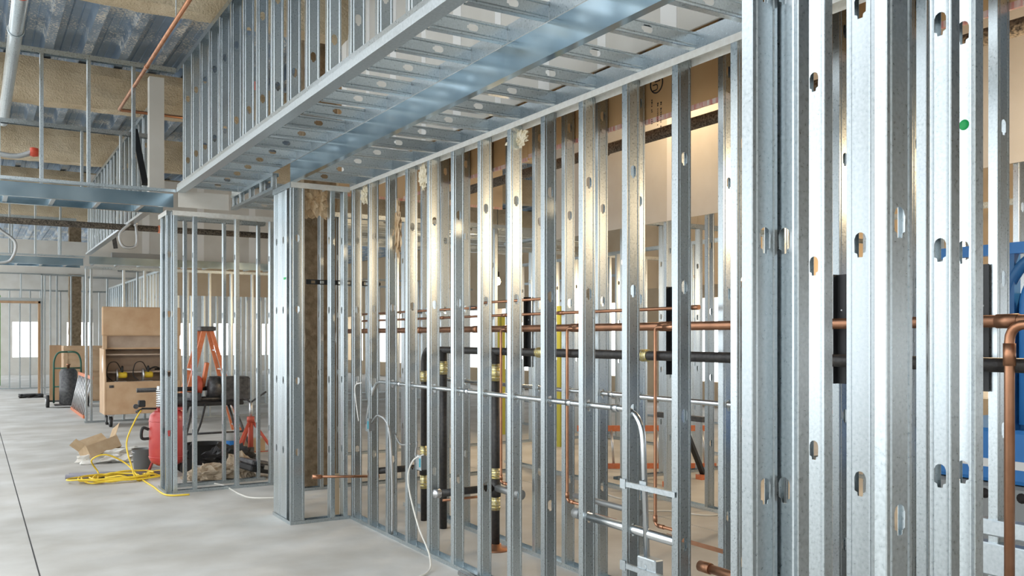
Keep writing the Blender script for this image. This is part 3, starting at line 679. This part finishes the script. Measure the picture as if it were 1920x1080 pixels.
# ================================================================== THINGS ON THE FLOOR, LEFT
# --- tan tool chest with raised lid
GX0, GX1, GY, GD = 2.12, 3.52, 18.3, .78
t = thing('tool_chest', (2.8, 18.6, 0), 'tan steel jobsite tool chest on casters with its lid raised', 'tool chest')
def side(x):
    pr = [(GY, .24), (GY + GD, .24), (GY + GD, 1.50), (GY + .12, 1.48), (GY, .86)]
    b = MB(); n = 5; b.add([(x, y, z) for y, z in pr] + [(x + .03, y, z) for y, z in pr], [tuple(range(n)), tuple(reversed(range(n, 2*n)))] + [(i, (i+1) % n, n + (i+1) % n, n + i) for i in range(n)]); return b
for x in (GX0, GX1 - .03): part('side_panel', side(x), 'gang_tan', t)
part('front_panel', MB().cbox(GX0 + .03, GX1 - .03, GY, GY + .03, .24, .86, .008), 'gang_tan', t)
part('back_panel', MB().box(GX0 + .03, GX1 - .03, GY + GD - .03, GY + GD, .24, 1.5), 'gang_inside', t)
part('bottom_panel', MB().box(GX0 + .03, GX1 - .03, GY + .03, GY + GD - .03, .26, .30), 'gang_inside', t)
for z, d in ((.80, .1), (1.02, .42), (1.36, .30)): part('shelf', MB().box(GX0 + .03, GX1 - .03, GY + GD - .03 - (.78 - d if z < .9 else .45), GY + GD - .03, z, z + .03), 'gang_inside', t)
part('top_panel', MB().box(GX0 + .03, GX1 - .03, GY + .33, GY + GD, 1.48, 1.51), 'gang_tan', t)
lid = part('lid', MB().cbox(GX0 - .02, GX1 + .02, GY + .22, GY + .30, 1.74, 2.30, .02), 'gang_tan', t)
part('lid_lining', MB().box(GX0 + .05, GX1 - .02, GY + .34, GY + .37, 1.50, 1.76), 'gang_inside', t)
part('hinge_post', MB().box(GX0 + .0, GX0 + .07, GY + .24, GY + .34, 1.48, 1.76), 'gang_tan', t); part('hinge_post', MB().box(GX1 - .07, GX1, GY + .24, GY + .34, 1.48, 1.76), 'gang_tan', t)
dm = MB(); dm.add([(GX0 + .03, GY - .003, 1.0)], []); 
pl = part('placard', MB().add([(GX0 - .003, GY + .32, 1.02), (GX0 - .003, GY + .22, 1.2), (GX0 - .003, GY + .32, 1.38), (GX0 - .003, GY + .42, 1.2), (GX0, GY + .32, 1.02), (GX0, GY + .22, 1.2), (GX0, GY + .32, 1.38), (GX0, GY + .42, 1.2)], [(0,1,2,3),(7,6,5,4),(0,4,5,1),(1,5,6,2),(2,6,7,3),(3,7,4,0)]), 'white', t, 'white diamond placard')
part('latch', MB().box(GX0 + .08, GX0 + .16, GY - .012, GY, .75, .80), 'machine', t)
for x in (GX0 + .12, GX1 - .12):
    for y in (GY + .12, GY + GD - .12):
        c = part('caster', MB().cyl((x - .025, y, .10), (x + .025, y, .10), .10, 18), 'rubber', t)
        part('wheel_hub', MB().cyl((x - .028, y, .10), (x + .028, y, .10), .05, 14), 'silver', c)
        part('fork', MB().box(x - .045, x - .035, y - .03, y + .03, .09, .24).box(x + .035, x + .045, y - .03, y + .03, .09, .24).box(x - .06, x + .06, y - .06, y + .06, .22, .24), 'silver', c)
def saw(x, y, z, lab, s=1):
    t = thing('circular_saw', (x, y, z), lab, 'power tool', 'power tools in the chest')
    part('motor', MB().lathe([(.05, -.09), (.06, -.08), (.06, .07), (.04, .09)], (x + .03, y, z + .12), 16, (1, 0, 0)), 'yellow', t)
    part('blade_guard', MB().lathe([(.02, 0), (.12, 0), (.12, .03), (.02, .03)], (x - .08, y, z + .12), 20, (1, 0, 0)), 'silver', t)
    part('handle', MB().tube(spline([(x + .02, y - .08, z + .18), (x + .02, y - .10, z + .25), (x + .04, y + .06, z + .27), (x + .04, y + .10, z + .16)]), .022, 8), 'rubber', t)
    part('base_plate', MB().box(x - .12, x + .10, y - .12, y + .12, z, z + .006), 'silver', t)
    part('cord', MB().tube(spline([(x + .04, y + .1, z + .17), (x - .06, y + .05, z + .36), (x - .2, y, z + .34), (x - .24, y, z + .12), (x - .16, y - .1, z + .02)]), .009, 6), 'rubber', t)
part('tool_tray', MB().box(GX0 + .03, GX1 - .03, GY + .06, GY + .5, .84, .86), 'gang_inside', t)
saw(2.43, GY + .26, .861, 'yellow and black saw at the left inside the tool chest'); saw(2.90, GY + .26, .861, 'yellow and silver saw right of another saw inside the tool chest')
cable('cord', [(3.0, GY + .52, 1.08), (3.1, GY + .45, 1.12), (3.25, GY + .5, 1.07), (3.4, GY + .46, 1.11), (3.3, GY + .55, 1.08), (3.1, GY + .55, 1.075)], .016, 'rubber', 'black cord bundled on the shelf inside the tool chest', 'cord')
# --- crates behind
def crate(x0, x1, y0, y1, z0, z1, lab):
    t = thing('wooden_crate', ((x0+x1)/2, (y0+y1)/2, z0), lab, 'crate', 'tan crates by the far post')
    part('body', MB().box(x0, x1, y0, y1, z0, z1), 'gang_tan', t)
    for z in (z0 + .03, (z0 + z1)/2, z1 - .11): part('batten', MB().box(x0 - .01, x1 + .01, y0 - .025, y0, z, z + .08), 'gang_tan', t)
    for x in (x0, x1 - .09): part('corner_post', MB().box(x, x + .09, y0 - .024, y0, z0, z1), 'gang_tan', t)
crate(2.05, 3.3, 26.2, 27.0, 0, .78, 'wide tan crate, lower of the stacked pair behind the hand truck'); crate(2.05, 3.3, 26.2, 27.0, .78, 1.48, 'wide tan crate, upper of the stacked pair behind the hand truck')
single('plywood_sheet', MB().box(1.72, 2.0, 26.3, 26.36, 0, 1.5), 'wood', 'narrow orange brown board leaning beside the stacked crates', 'board')
# --- hand truck with a dark cylinder
hx, hy = 1.98, 24.3
t = thing('hand_truck', (hx, hy, 0), 'green tubular hand truck standing by the far post', 'hand truck')
for s in (-1, 1):
    part('rail', MB().tube(elbowed([(hx + s*.30, hy, .1), (hx + s*.30, hy, 1.15), (hx + s*.22, hy - .02, 1.35), (hx, hy - .02, 1.35)], .12), .022, 8), 'dark_green', t)
    w = part('wheel', MB().cyl((hx + s*.40, hy, .15), (hx + s*.47, hy, .15), .15, 18), 'rubber', t); part('wheel_hub', MB().cyl((hx + s*.39, hy, .15), (hx + s*.48, hy, .15), .06, 12), 'silver', w)
part('axle', MB().cyl((hx - .45, hy, .15), (hx + .45, hy, .15), .02, 8), 'machine', t)
part('toe_plate', MB().box(hx - .3, hx + .3, hy - .36, hy, .05, .08), 'machine', t)
for z in (.5, .95): part('crossbar', MB().cyl((hx - .3, hy, z), (hx + .3, hy, z), .018, 8), 'dark_green', t)
t = thing('gas_cylinder', (hx, hy - .22, .08), 'dark steel drum strapped on the green hand truck', 'cylinder')
part('drum', MB().lathe([(.17, 0), (.20, .02), (.20, .30), (.205, .32), (.20, .34), (.20, .78), (.16, .85), (.10, .87)], (hx, hy - .23, .081), 22), 'machine', t)
part('valve', MB().lathe([(.03, 0), (.03, .07), (.05, .08), (.05, .11), (.0, .115)], (hx, hy - .23, .95), 12), 'copper_old', t)
# --- red air compressor
cx, cy = 2.06, 11.62
t = thing('air_compressor', (cx, cy, 0), 'red upright air compressor tank with silver pump on top', 'compressor')
tk = part('tank', MB().lathe([(.0, .0), (.12, .01), (.19, .05), (.215, .10), (.215, .58), (.20, .64), (.14, .69), (.05, .705), (0, .706)], (cx, cy, .12), 28), 'comp_red', t)
part('weld_band', MB().torus((cx, cy, .24), .215, .006, n=28).torus((cx, cy, .68), .215, .006, n=28), 'comp_red', tk)
for a in (20, 140, 260): part('leg', MB().bar((cx + .17*math.cos(R(a)), cy + .17*math.sin(R(a)), .22), (cx + .27*math.cos(R(a)), cy + .27*math.sin(R(a)), 0), .05, .015), 'comp_red', t)
part('saddle', MB().box(cx - .13, cx + .19, cy - .1, cy + .1, .81, .84), 'comp_red', t)
part('motor', MB().lathe([(.05, -.13), (.085, -.11), (.085, .09), (.06, .12)], (cx + .08, cy, .93), 18, (1, 0, 0)), 'machine', t)
pump = MB()
for k in range(8): pump.cyl((cx - .06, cy - .02, .86 + k*.027), (cx - .06, cy - .02, .875 + k*.027), .075, 16)
pump.cyl((cx - .06, cy - .02, .84), (cx - .06, cy - .02, 1.07), .055, 14).cbox(cx - .12, cx, cy - .08, cy + .04, 1.06, 1.11, .01)
part('pump', pump, 'silver', t)
part('pressure_switch', MB().cbox(cx - .34, cx - .26, cy - .05, cy + .03, .86, .94, .01).cyl((cx - .30, cy - .01, .84), (cx - .1, cy, .83), .012, 8), 'rubber', t)
part('gauge', MB().cyl((cx - .37, cy - .02, .87), (cx - .37, cy - .05, .87), .03, 14), 'machine', t); part('valve', MB().cyl((cx - .37, cy - .02, .80), (cx - .30, cy - .02, .83), .014, 8), 'machine', t)
for s in (-1, 1): part('wheel', MB().cyl((cx + .22, cy + s*.2, .1), (cx + .22, cy + s*.2 + .05, .1), .1, 16), 'rubber', t)
part('handle', MB().tube(spline([(cx - .22, cy - .02, .58), (cx - .29, cy - .02, .6), (cx - .3, cy - .02, .48), (cx - .22, cy - .02, .47)]), .018, 8), 'rubber', t)
# --- yellow hose
pts = [(cx - .31, cy - .03, .82), (cx - .40, cy - .1, .68), (cx - .50, cy - .22, .45), (cx - .46, cy - .3, .2), (cx - .4, cy - .35, .02)]
hc = onZ(225, 900); rr = random.Random(3)
for k in range(78):
    a = k*.62; q = .22 + .24*abs(math.sin(k*.171 + .4)); ox = .12*math.sin(k*.093)
    pts.append((hc.x + ox + q*math.cos(a)*1.05, hc.y + q*math.sin(a)*.62, .012 + .008*(k % 6) + .02*rr.random()))
pts += [(hc.x - .2, hc.y + .35, .06), (hc.x - .28, hc.y + .3, .22), (hc.x - .12, hc.y + .28, .28), (hc.x + .1, hc.y + .25, .16), (hc.x + .2, hc.y - .1, .03), (1.75, 10.75, .012), (1.78, 10.1, .012), (2.0, 10.0, .012)]
cable('air_hose', pts, .0095, 'yellow', 'bright yellow air hose coiled on the floor before the compressor', 'hose', 6, 7)
# --- cardboard box
bc = onZ(196, 866); bx_, by_ = bc.x, bc.y
t = thing('cardboard_box', (bx_, by_, 0), 'torn open cardboard box tilted on white plastic', 'box')
mt = Matrix.Translation((bx_ - .02, by_, .10)) @ Matrix.Rotation(R(-16), 4, 'Y') @ Matrix.Rotation(R(18), 4, 'Z') @ Matrix.Rotation(R(-18), 4, 'X') @ Matrix.Scale(.78, 4)
for nm, bxs in (('front', (-.28, .28, -.2, -.194, 0, .21)), ('back', (-.28, .28, .194, .2, 0, .27)), ('end', (-.28, -.274, -.194, .194, 0, .24)), ('end', (.274, .28, -.194, .194, 0, .24)), ('base', (-.274, .274, -.194, .194, 0, .006))):
    part(nm + '_panel', MB().box(*bxs, mt), 'cardboard', t)
part('flap', MB().box(-.27, .27, 0, .005, 0, .2, mt @ Matrix.Translation((0, .2, .27)) @ Matrix.Rotation(R(-35), 4, 'X')), 'cardboard', t)
part('flap', MB().box(0, .005, -.19, .19, 0, .22, mt @ Matrix.Translation((.28, 0, .24)) @ Matrix.Rotation(R(40), 4, 'Y')), 'cardboard', t)
part('flap', MB().box(-.005, 0, -.19, .19, 0, .18, mt @ Matrix.Translation((-.28, 0, .24)) @ Matrix.Rotation(R(-30), 4, 'Y')), 'cardboard', t)
single('plastic_sheet', MB().blob((bx_ + .12, by_ + .02, .06), .40, .26, .12, 9, .55, 3.0, 4, .002), 'plastic_bag', 'crumpled white plastic under the tilted cardboard box', 'plastic wrap')
# --- loose pipes
for i, (dy, r_, x0, lab) in enumerate(((0, .03, .95, 'grey plastic pipe on the floor, nearer of two'), (.16, .026, 1.0, 'dark grey plastic pipe on the floor, farther of two'))):
    q = onZ(205, 893); single('loose_pipe', MB().cyl((x0, q.y + dy, r_), (2.02, q.y + dy - .28, r_), r_, 14), 'pvc_grey', lab, 'pipe')
# --- buckets
def bucket(x, y, r_, h, m, lab, z=0):
    t = thing('bucket', (x, y, z), lab, 'bucket')
    part('pail', MB().lathe([(r_*.82, 0), (r_, h), (r_*1.06, h), (r_*1.06, h - .02), (r_*1.0, h - .03)][:3] + [(r_*.96, h), (r_*.79, .012), (0, .012)], (x, y, z), 22), m, t)
    part('handle', MB().tube([(x + r_*1.05*math.cos(a), y - .03 - .05*math.sin(a), z + h*.9 - .1*r_*4*math.sin(a)*.5) for a in [math.pi*k/10 for k in range(11)]], .005, 6), 'silver', t)
q = onZ(383, 868); bucket(q.x, q.y, .26, .27, 'rubber', 'wide black rubber tub under the threading machine')
q = onZ(278, 880); bucket(q.x - .05, q.y + .12, .13, .26, 'cast_grey', 'small grey bucket left of the red compressor')
q = onZ(436, 850); bucket(q.x, q.y, .14, .33, 'white', 'white plastic bucket with blue label behind the stub wall')
b = MB(); 
for k in range(9):
    a0 = R(180 + k*12); a1 = R(192 + k*12); b.add([(q.x + .139*math.cos(a0), q.y + .139*math.sin(a0), .08), (q.x + .139*math.cos(a1), q.y + .139*math.sin(a1), .08), (q.x + .141*math.cos(a1), q.y + .141*math.sin(a1), .2), (q.x + .141*math.cos(a0), q.y + .141*math.sin(a0), .2)], [(0, 1, 2, 3)])
part('bucket_label', b, 'blue_bright', bpy.data.objects['bucket.002'])
# --- stepladder
lx, ly = 3.12, 14.4
t = thing('step_ladder', (lx, ly, 0), 'orange fibreglass stepladder standing open with metal steps', 'ladder')
H = 1.83
for s in (-1, 1):
    part('front_rail', MB().bar((lx - .52, ly + s*.30, 0), (lx - .05, ly + s*.14, H), .07, .035, (0, 1, 0)), 'orange', t)
    part('rear_rail', MB().bar((lx + .55, ly + s*.28, 0), (lx + .06, ly + s*.13, H), .055, .03, (0, 1, 0)), 'orange', t)
    part('spreader', MB().bar((lx - .30, ly + s*.235, .85), (lx + .30, ly + s*.22, .85), .02, .006), 'silver', t)
for k in range(1, 6):
    f = k*.3/H; xx = lx - .52 + .47*f; hw = .30 - .16*f; part('step', MB().box(xx - .04, xx + .04, ly - hw, ly + hw, k*.3, k*.3 + .025), 'silver', t)
    xx = lx + .55 - .49*f; part('rear_rung', MB().box(xx - .015, xx + .015, ly - hw, ly + hw, k*.3, k*.3 + .02), 'silver', t)
part('top_cap', MB().cbox(lx - .12, lx + .12, ly - .19, ly + .19, H - .02, H + .05, .015), 'machine', t)
# --- pipe threading machine on its stand
mx, my = 2.82, 12.75
t = thing('threading_machine', (mx, my, 0), 'black pipe threading machine on a splayed tubular stand', 'machine')
part('motor_housing', MB().cbox(mx + .12, mx + .52, my - .18, my + .18, .82, 1.16, .03), 'machine', t)
part('chuck', MB().lathe([(.10, -.02), (.17, 0), (.17, .12), (.13, .16), (.06, .17)], (mx + .12, my, 1.0), 20, (-1, 0, 0)), 'machine', t)
for s in (-1, 1): part('carriage_rail', MB().cyl((mx - .45, my + s*.13, .86), (mx + .15, my + s*.13, .86), .022, 10), 'machine', t)
part('carriage', MB().cbox(mx - .3, mx - .15, my - .19, my + .19, .84, .95, .015), 'machine', t); part('die_head', MB().lathe([(.12, 0), (.14, .02), (.14, .07), (.05, .09)], (mx - .12, my, 1.04), 16, (-1, 0, 0)), 'tool_red', t)
part('cutter_arm', MB().bar((mx - .22, my - .12, .94), (mx - .26, my - .16, 1.34), .05, .04), 'tool_red', t); part('cutter_arm', MB().bar((mx - .10, my, 1.0), (mx - .06, my - .1, 1.36), .05, .04), 'orange', t)
part('oil_tray', MB().cbox(mx - .42, mx + .42, my - .2, my + .2, .77, .82, .01), 'rubber', t)
for s in (-1, 1):
    part('leg', MB().cyl((mx - .25, my + s*.15, .78), (mx - .48, my + s*.32, 0), .02, 10), 'machine', t); part('leg', MB().cyl((mx + .28, my + s*.15, .78), (mx - .1 + .65, my + s*.32, 0), .02, 10), 'machine', t)
part('leg_brace', MB().cyl((mx - .36, my - .235, .40), (mx + .42, my - .235, .40), .014, 8), 'machine', t)
part('oil_hose', MB().tube(spline([(mx - .1, my - .2, .8), (mx - .2, my - .3, .5), (mx - .35, my - .35, .2), (mx - .42, my - .3, .03)]), .014, 8), 'rubber', t)
part('pipe_stock', MB().cyl((mx - .95, my, 1.0), (mx + .1, my, 1.0), .03, 12), 'black_iron', t)
# --- red tripod pipe stand
q = onZ(470, 872); sx, sy = q.x, q.y
t = thing('pipe_stand', (sx, sy, 0), 'red tripod pipe stand with a black vee head', 'stand')
part('post', MB().cyl((sx, sy, .12), (sx, sy, .62), .035, 14), 'tool_red', t); part('inner_post', MB().cyl((sx, sy, .6), (sx, sy, .86), .022, 12), 'silver', t); part('collar', MB().cyl((sx, sy, .58), (sx, sy, .65), .05, 14), 'tool_red', t)
for a in (100, 215, 340):
    c, s_ = math.cos(R(a)), math.sin(R(a)); l = part('leg', MB().tube([(sx + .03*c, sy + .03*s_, .58), (sx + .42*c, sy + .42*s_, .0)], .02, 10), 'tool_red', t)
    part('leg_brace', MB().bar((sx + .02*c, sy + .02*s_, .18), (sx + .30*c, sy + .30*s_, .18), .03, .008), 'tool_red', l)
part('vee_head', MB().bar((sx, sy, .84), (sx - .2, sy + .03, .98), .04, .02).bar((sx, sy, .84), (sx + .2, sy - .03, .98), .04, .02), 'machine', t)
# --- clutter behind the stub wall
q = onZ(415, 880); single('tarp', MB().blob((q.x + .1, q.y, .10), .32, .2, .20, 21, .5, 2.6, 4, .003), 'rubber', 'black crumpled tarp on the floor under the threading machine', 'tarp')
q = onZ(396, 898); single('drop_cloth', MB().blob((q.x, q.y, .05), .26, .16, .13, 22, .5, 3, 4, .003), 'rag', 'tan crumpled drop cloth on the floor left behind the stub wall', 'cloth')
q = onZ(452, 893); single('drop_cloth', MB().blob((q.x - .02, q.y, .08), .17, .16, .20, 23, .5, 3, 4, .003), 'rag', 'tan crumpled drop cloth heaped beside the black case', 'cloth')
q = onZ(455, 868); single('plastic_sheet', MB().blob((q.x - .2, q.y + .1, .07), .26, .16, .16, 24, .5, 3, 4, .003), 'plastic_bag', 'white crumpled plastic behind the red tripod stand', 'plastic wrap')
q = onZ(482, 896); t = thing('tool_case', (q.x, q.y, 0), 'black tool case lying tilted at the end of the stub wall', 'case')
mt = Matrix.Translation((q.x, q.y, .08)) @ Matrix.Rotation(R(14), 4, 'Y') @ Matrix.Rotation(R(20), 4, 'Z')
part('shell', MB().cbox(-.2, .2, -.15, .15, 0, .07, .015, mt), 'rubber', t); part('lid', MB().cbox(-.2, .2, -.15, .15, .075, .13, .015, mt), 'machine', t); part('latch', MB().box(-.03, .03, -.16, -.148, .05, .10, mt), 'silver', t)
q = onZ(432, 850); single('cardboard_carton', MB().cbox(q.x + .22, q.x + .48, q.y - .12, q.y + .1, 0, .2, .004), 'cardboard', 'small brown carton beside the white bucket', 'box')
cable('cord', [(1.98, 10.9, .3), (2.05, 11.0, .12), (2.0, 10.95, .02), (1.95, 10.75, .01)], .012, 'rubber', 'black power cord hanging by the compressor', 'cord')
cable('cord', [onZ(385, 905) + Vector((0, 0, .008)), onZ(420, 912) + Vector((0, 0, .008)), onZ(450, 928) + Vector((0, 0, .008)), onZ(480, 935) + Vector((0, 0, .008)), onZ(560, 933) + Vector((0, 0, .008))], .009, 'cable', 'cream cord trailing out from under the stub wall', 'cord')
q = onZ(95, 744); b = MB()
for k in range(6): b.tube(spline([(q.x - .5 + .3*math.sin(k*2 + i*1.3), q.y + .25*math.cos(k + i*1.7), .02 + .03*(k % 3)) for i in range(7)]), .02, 6)
single('cable_pile', b, 'rubber', 'dark heap of cables on the floor at the far doorway', 'cables')
# orange ladder leaning low beside the chest
def low_ladder(p0, p1, h, nr, lab, m='orange', lean=(0, .12)):
    p0, p1 = Vector(p0), Vector(p1); t = thing('extension_ladder', (p0 + p1)/2, lab, 'ladder', 'orange ladders lying on edge')
    for z in (.03, h): part('rail', MB().bar(p0 + Vector((lean[0]*z, lean[1]*z, z)), p1 + Vector((lean[0]*z, lean[1]*z, z)), .03, .075), m, t)
    for k in range(nr):
        q = p0.lerp(p1, (k + .5)/nr); part('rung', MB().cyl(q + Vector((0, lean[1]*.03, .05)), q + Vector((lean[0]*h, lean[1]*h, h - .02)), .016, 10), 'silver', t)
low_ladder((1.98, 20.6, 0), (1.98, 23.4, 0), .85, 9, 'orange ladder on edge between the far post and the tool chest', lean=(.2, 0))

# ================================================================== THINGS BEHIND THE CHASE, RIGHT
low_ladder((6.75, 9.4, 0), (8.3, 8.5, 0), .52, 6, 'orange ladder lying on edge on the floor behind the chase', lean=(.0, .1))
q = onZ(1290, 905); t = thing('sawhorse', (q.x, q.y, 0), 'black and orange folding support with rubber feet behind the studs', 'stand')
for s in (-1, 1):
    l = part('leg', MB().bar((q.x - .1, q.y, .75), (q.x + s*.35, q.y + .1*s, .03), .06, .04), 'plate_black', t); part('foot', MB().box(q.x + s*.35 - .09, q.x + s*.35 + .09, q.y + .1*s - .05, q.y + .1*s + .05, 0, .06), 'orange', l)
part('top_bar', MB().bar((q.x - .12, q.y - .4, .78), (q.x - .12, q.y + .4, .78), .07, .06), 'machine', t)
cable('power_cable', [onZ(px, py) + Vector((0, 0, .01)) for px, py in ((1090, 905), (1130, 925), (1180, 938), (1235, 925), (1215, 915), (1170, 920), (1200, 955), (1260, 960), (1330, 968), (1400, 960))], .008, 'cable', 'pale extension cord looped on the floor behind the chase', 'cord')
t = thing('rolling_rack', (9.6, 7.6, 0), 'orange and silver rolling rack deep in the room behind the chase', 'rack')
for x in (9.75, 10.85):
    for y in (7.2, 7.8): part('upright', MB().box(x, x + .04, y, y + .04, .1, 1.35), 'silver', t)
for z in (.2, .7, 1.3):
    for y in (7.2, 7.8): part('rail', MB().box(9.7, 10.95, y - .01, y + .05, z, z + .05), 'orange', t)
for x in (9.75, 10.85):
    for y in (7.2, 7.8): part('wheel', MB().cyl((x, y + .02, .05), (x + .04, y + .02, .05), .05, 12), 'rubber', t)
for i, (px, m, z, h) in enumerate(((930, 'olive', 0, 2.1), (941, 'olive', 0, 2.1), (1050, 'olive', 0, 2.2))):
    q = onY(px, 640, 13.4 if i < 2 else 11.4); single('painted_post', MB().add([(q.x + x, q.y + y, zz) for zz in (0, h) for x, y in ((0,0),(.07,0),(.07,.02),(.02,.02),(.02,.09),(0,.09))], [(5,4,3,2,1,0), (6,7,8,9,10,11)] + [(k, (k+1) % 6, 6 + (k+1) % 6, 6 + k) for k in range(6)]), m, ('olive green angle post left of the black stack', 'olive green angle post right beside another behind the black stack', 'olive green angle post behind the middle of the main wall')[i], 'post')
q = onX(30, 640, .3); single('green_column', MB().cbox(.62, .82, 36, 36.2, 0, 3.2, .02), 'green', 'bright green column seen through the far doorway', 'column')
# hanging bulbs: one in view, the others added to light the rooms behind
def bulb(p, lab, watt=90):
    p = Vector(p); t = thing('hanging_bulb', p, lab, 'lamp', 'bare bulbs on cords')
    part('cord', MB().cyl(p + Vector((0, 0, .12)), (p.x, p.y, ZD + .1), .006, 6), 'rubber', t)
    part('socket', MB().lathe([(.022, .05), (.026, .06), (.024, .13), (.01, .14)], p, 12), 'rubber', t)
    part('bulb', MB().lathe([(.0, -.06), (.03, -.05), (.045, -.015), (.04, .02), (.022, .055), (.02, .06)], p, 16), 'bulb', t)
    d = bpy.data.lights.new('bulb_light', 'POINT'); d.energy = watt; d.color = (1, .74, .46); d.shadow_soft_size = .07
    o = bpy.data.objects.new('bulb_light', d); COL.objects.link(o); o.parent = t; o.location = (0, 0, -.10)
bulb(onY(933, 527, 11.0), 'glowing bare bulb seen between the middle studs', 120)
bulb((5.5, 6.6, 4.3), 'added bare bulb hanging high behind the brown board', 45)
bulb((8.0, 6.5, 2.7), 'added bare bulb hanging in the room past the drywall bulkhead', 120); bulb((10.8, 10.5, 2.7), 'added bare bulb hanging deep in the rooms behind the chase', 120)
bulb((5.2, 2.2, 2.9), 'added bare bulb hanging over the blue lift', 90)
# --- blue lift at the right edge
t = thing('scissor_lift', (5.2, 2.6, 0), 'blue scissor lift partly hidden behind the right-hand studs', 'lift')
ch = part('chassis', MB().cbox(4.72, 6.2, 1.9, 3.25, .93, 1.22, .02), 'blue_bright', t)
part('battery_tray', MB().cbox(4.74, 6.18, 1.92, 3.23, .30, .92, .02), 'cast_grey', t)
for z in (.86, .70):
    for y in (2.2, 2.4, 2.6, 2.8, 3.0): part('vent_hole', MB().lathe([(.028, 0), (.028, .003), (0, .004)], (4.741, y, z), 12, (-1, 0, 0)), 'ink', t)
for x in (4.95, 5.95):
    for y in (1.86, 3.29): part('wheel', MB().cyl((x, y - .06, .2), (x, y + .06, .2), .2, 20), 'rubber', t)
for k, (y0) in enumerate((2.28, 2.42)):                              # white round emblem made of two discs with notches
    b = MB(); c = Vector((4.718, y0 + .07, 1.13)); pr = [c + Vector((0, .065*math.cos(R(a)), .065*math.sin(R(a)))) for a in (range(45, 316, 15) if k else range(-135, 136, 15))] + [c]
    b.add(pr, [tuple(range(len(pr)))]); part('emblem', b, 'white', ch, 'white notched disc emblem')
part('emblem_stripe', MB().box(4.716, 4.72, 1.92, 3.23, 1.01, 1.055), 'white', ch)
for y in (1.95, 2.64, 3.15): part('post', MB().box(4.74, 4.80, y, y + .05, 1.22, 2.20), 'blue', t)
part('panel', MB().box(4.80, 4.815, 1.95, 2.68, 1.22, 1.95), 'blue', t)
part('arch_tube', MB().tube(elbowed([(4.77, 2.04, 1.25), (4.77, 2.04, 2.08), (4.77, 2.60, 2.08), (4.77, 2.60, 1.25)], .22, 8), .028, 12), 'blue_bright', t)
part('guard_rail', MB().box(4.73, 4.79, 1.9, 3.25, 2.16, 2.22), 'blue_bright', t)
part('brace', MB().tube(spline([(4.76, 2.70, 1.9), (4.76, 2.66, 2.02), (4.76, 2.58, 2.12), (4.76, 2.45, 2.17)]), .03, 10), 'blue', t)
for k in range(3):
    part('scissor_arm', MB().bar((4.95, 2.4, .95 + .1*k), (6.0, 2.4, 1.03 + .1*k), .05, .07), 'blue', t)
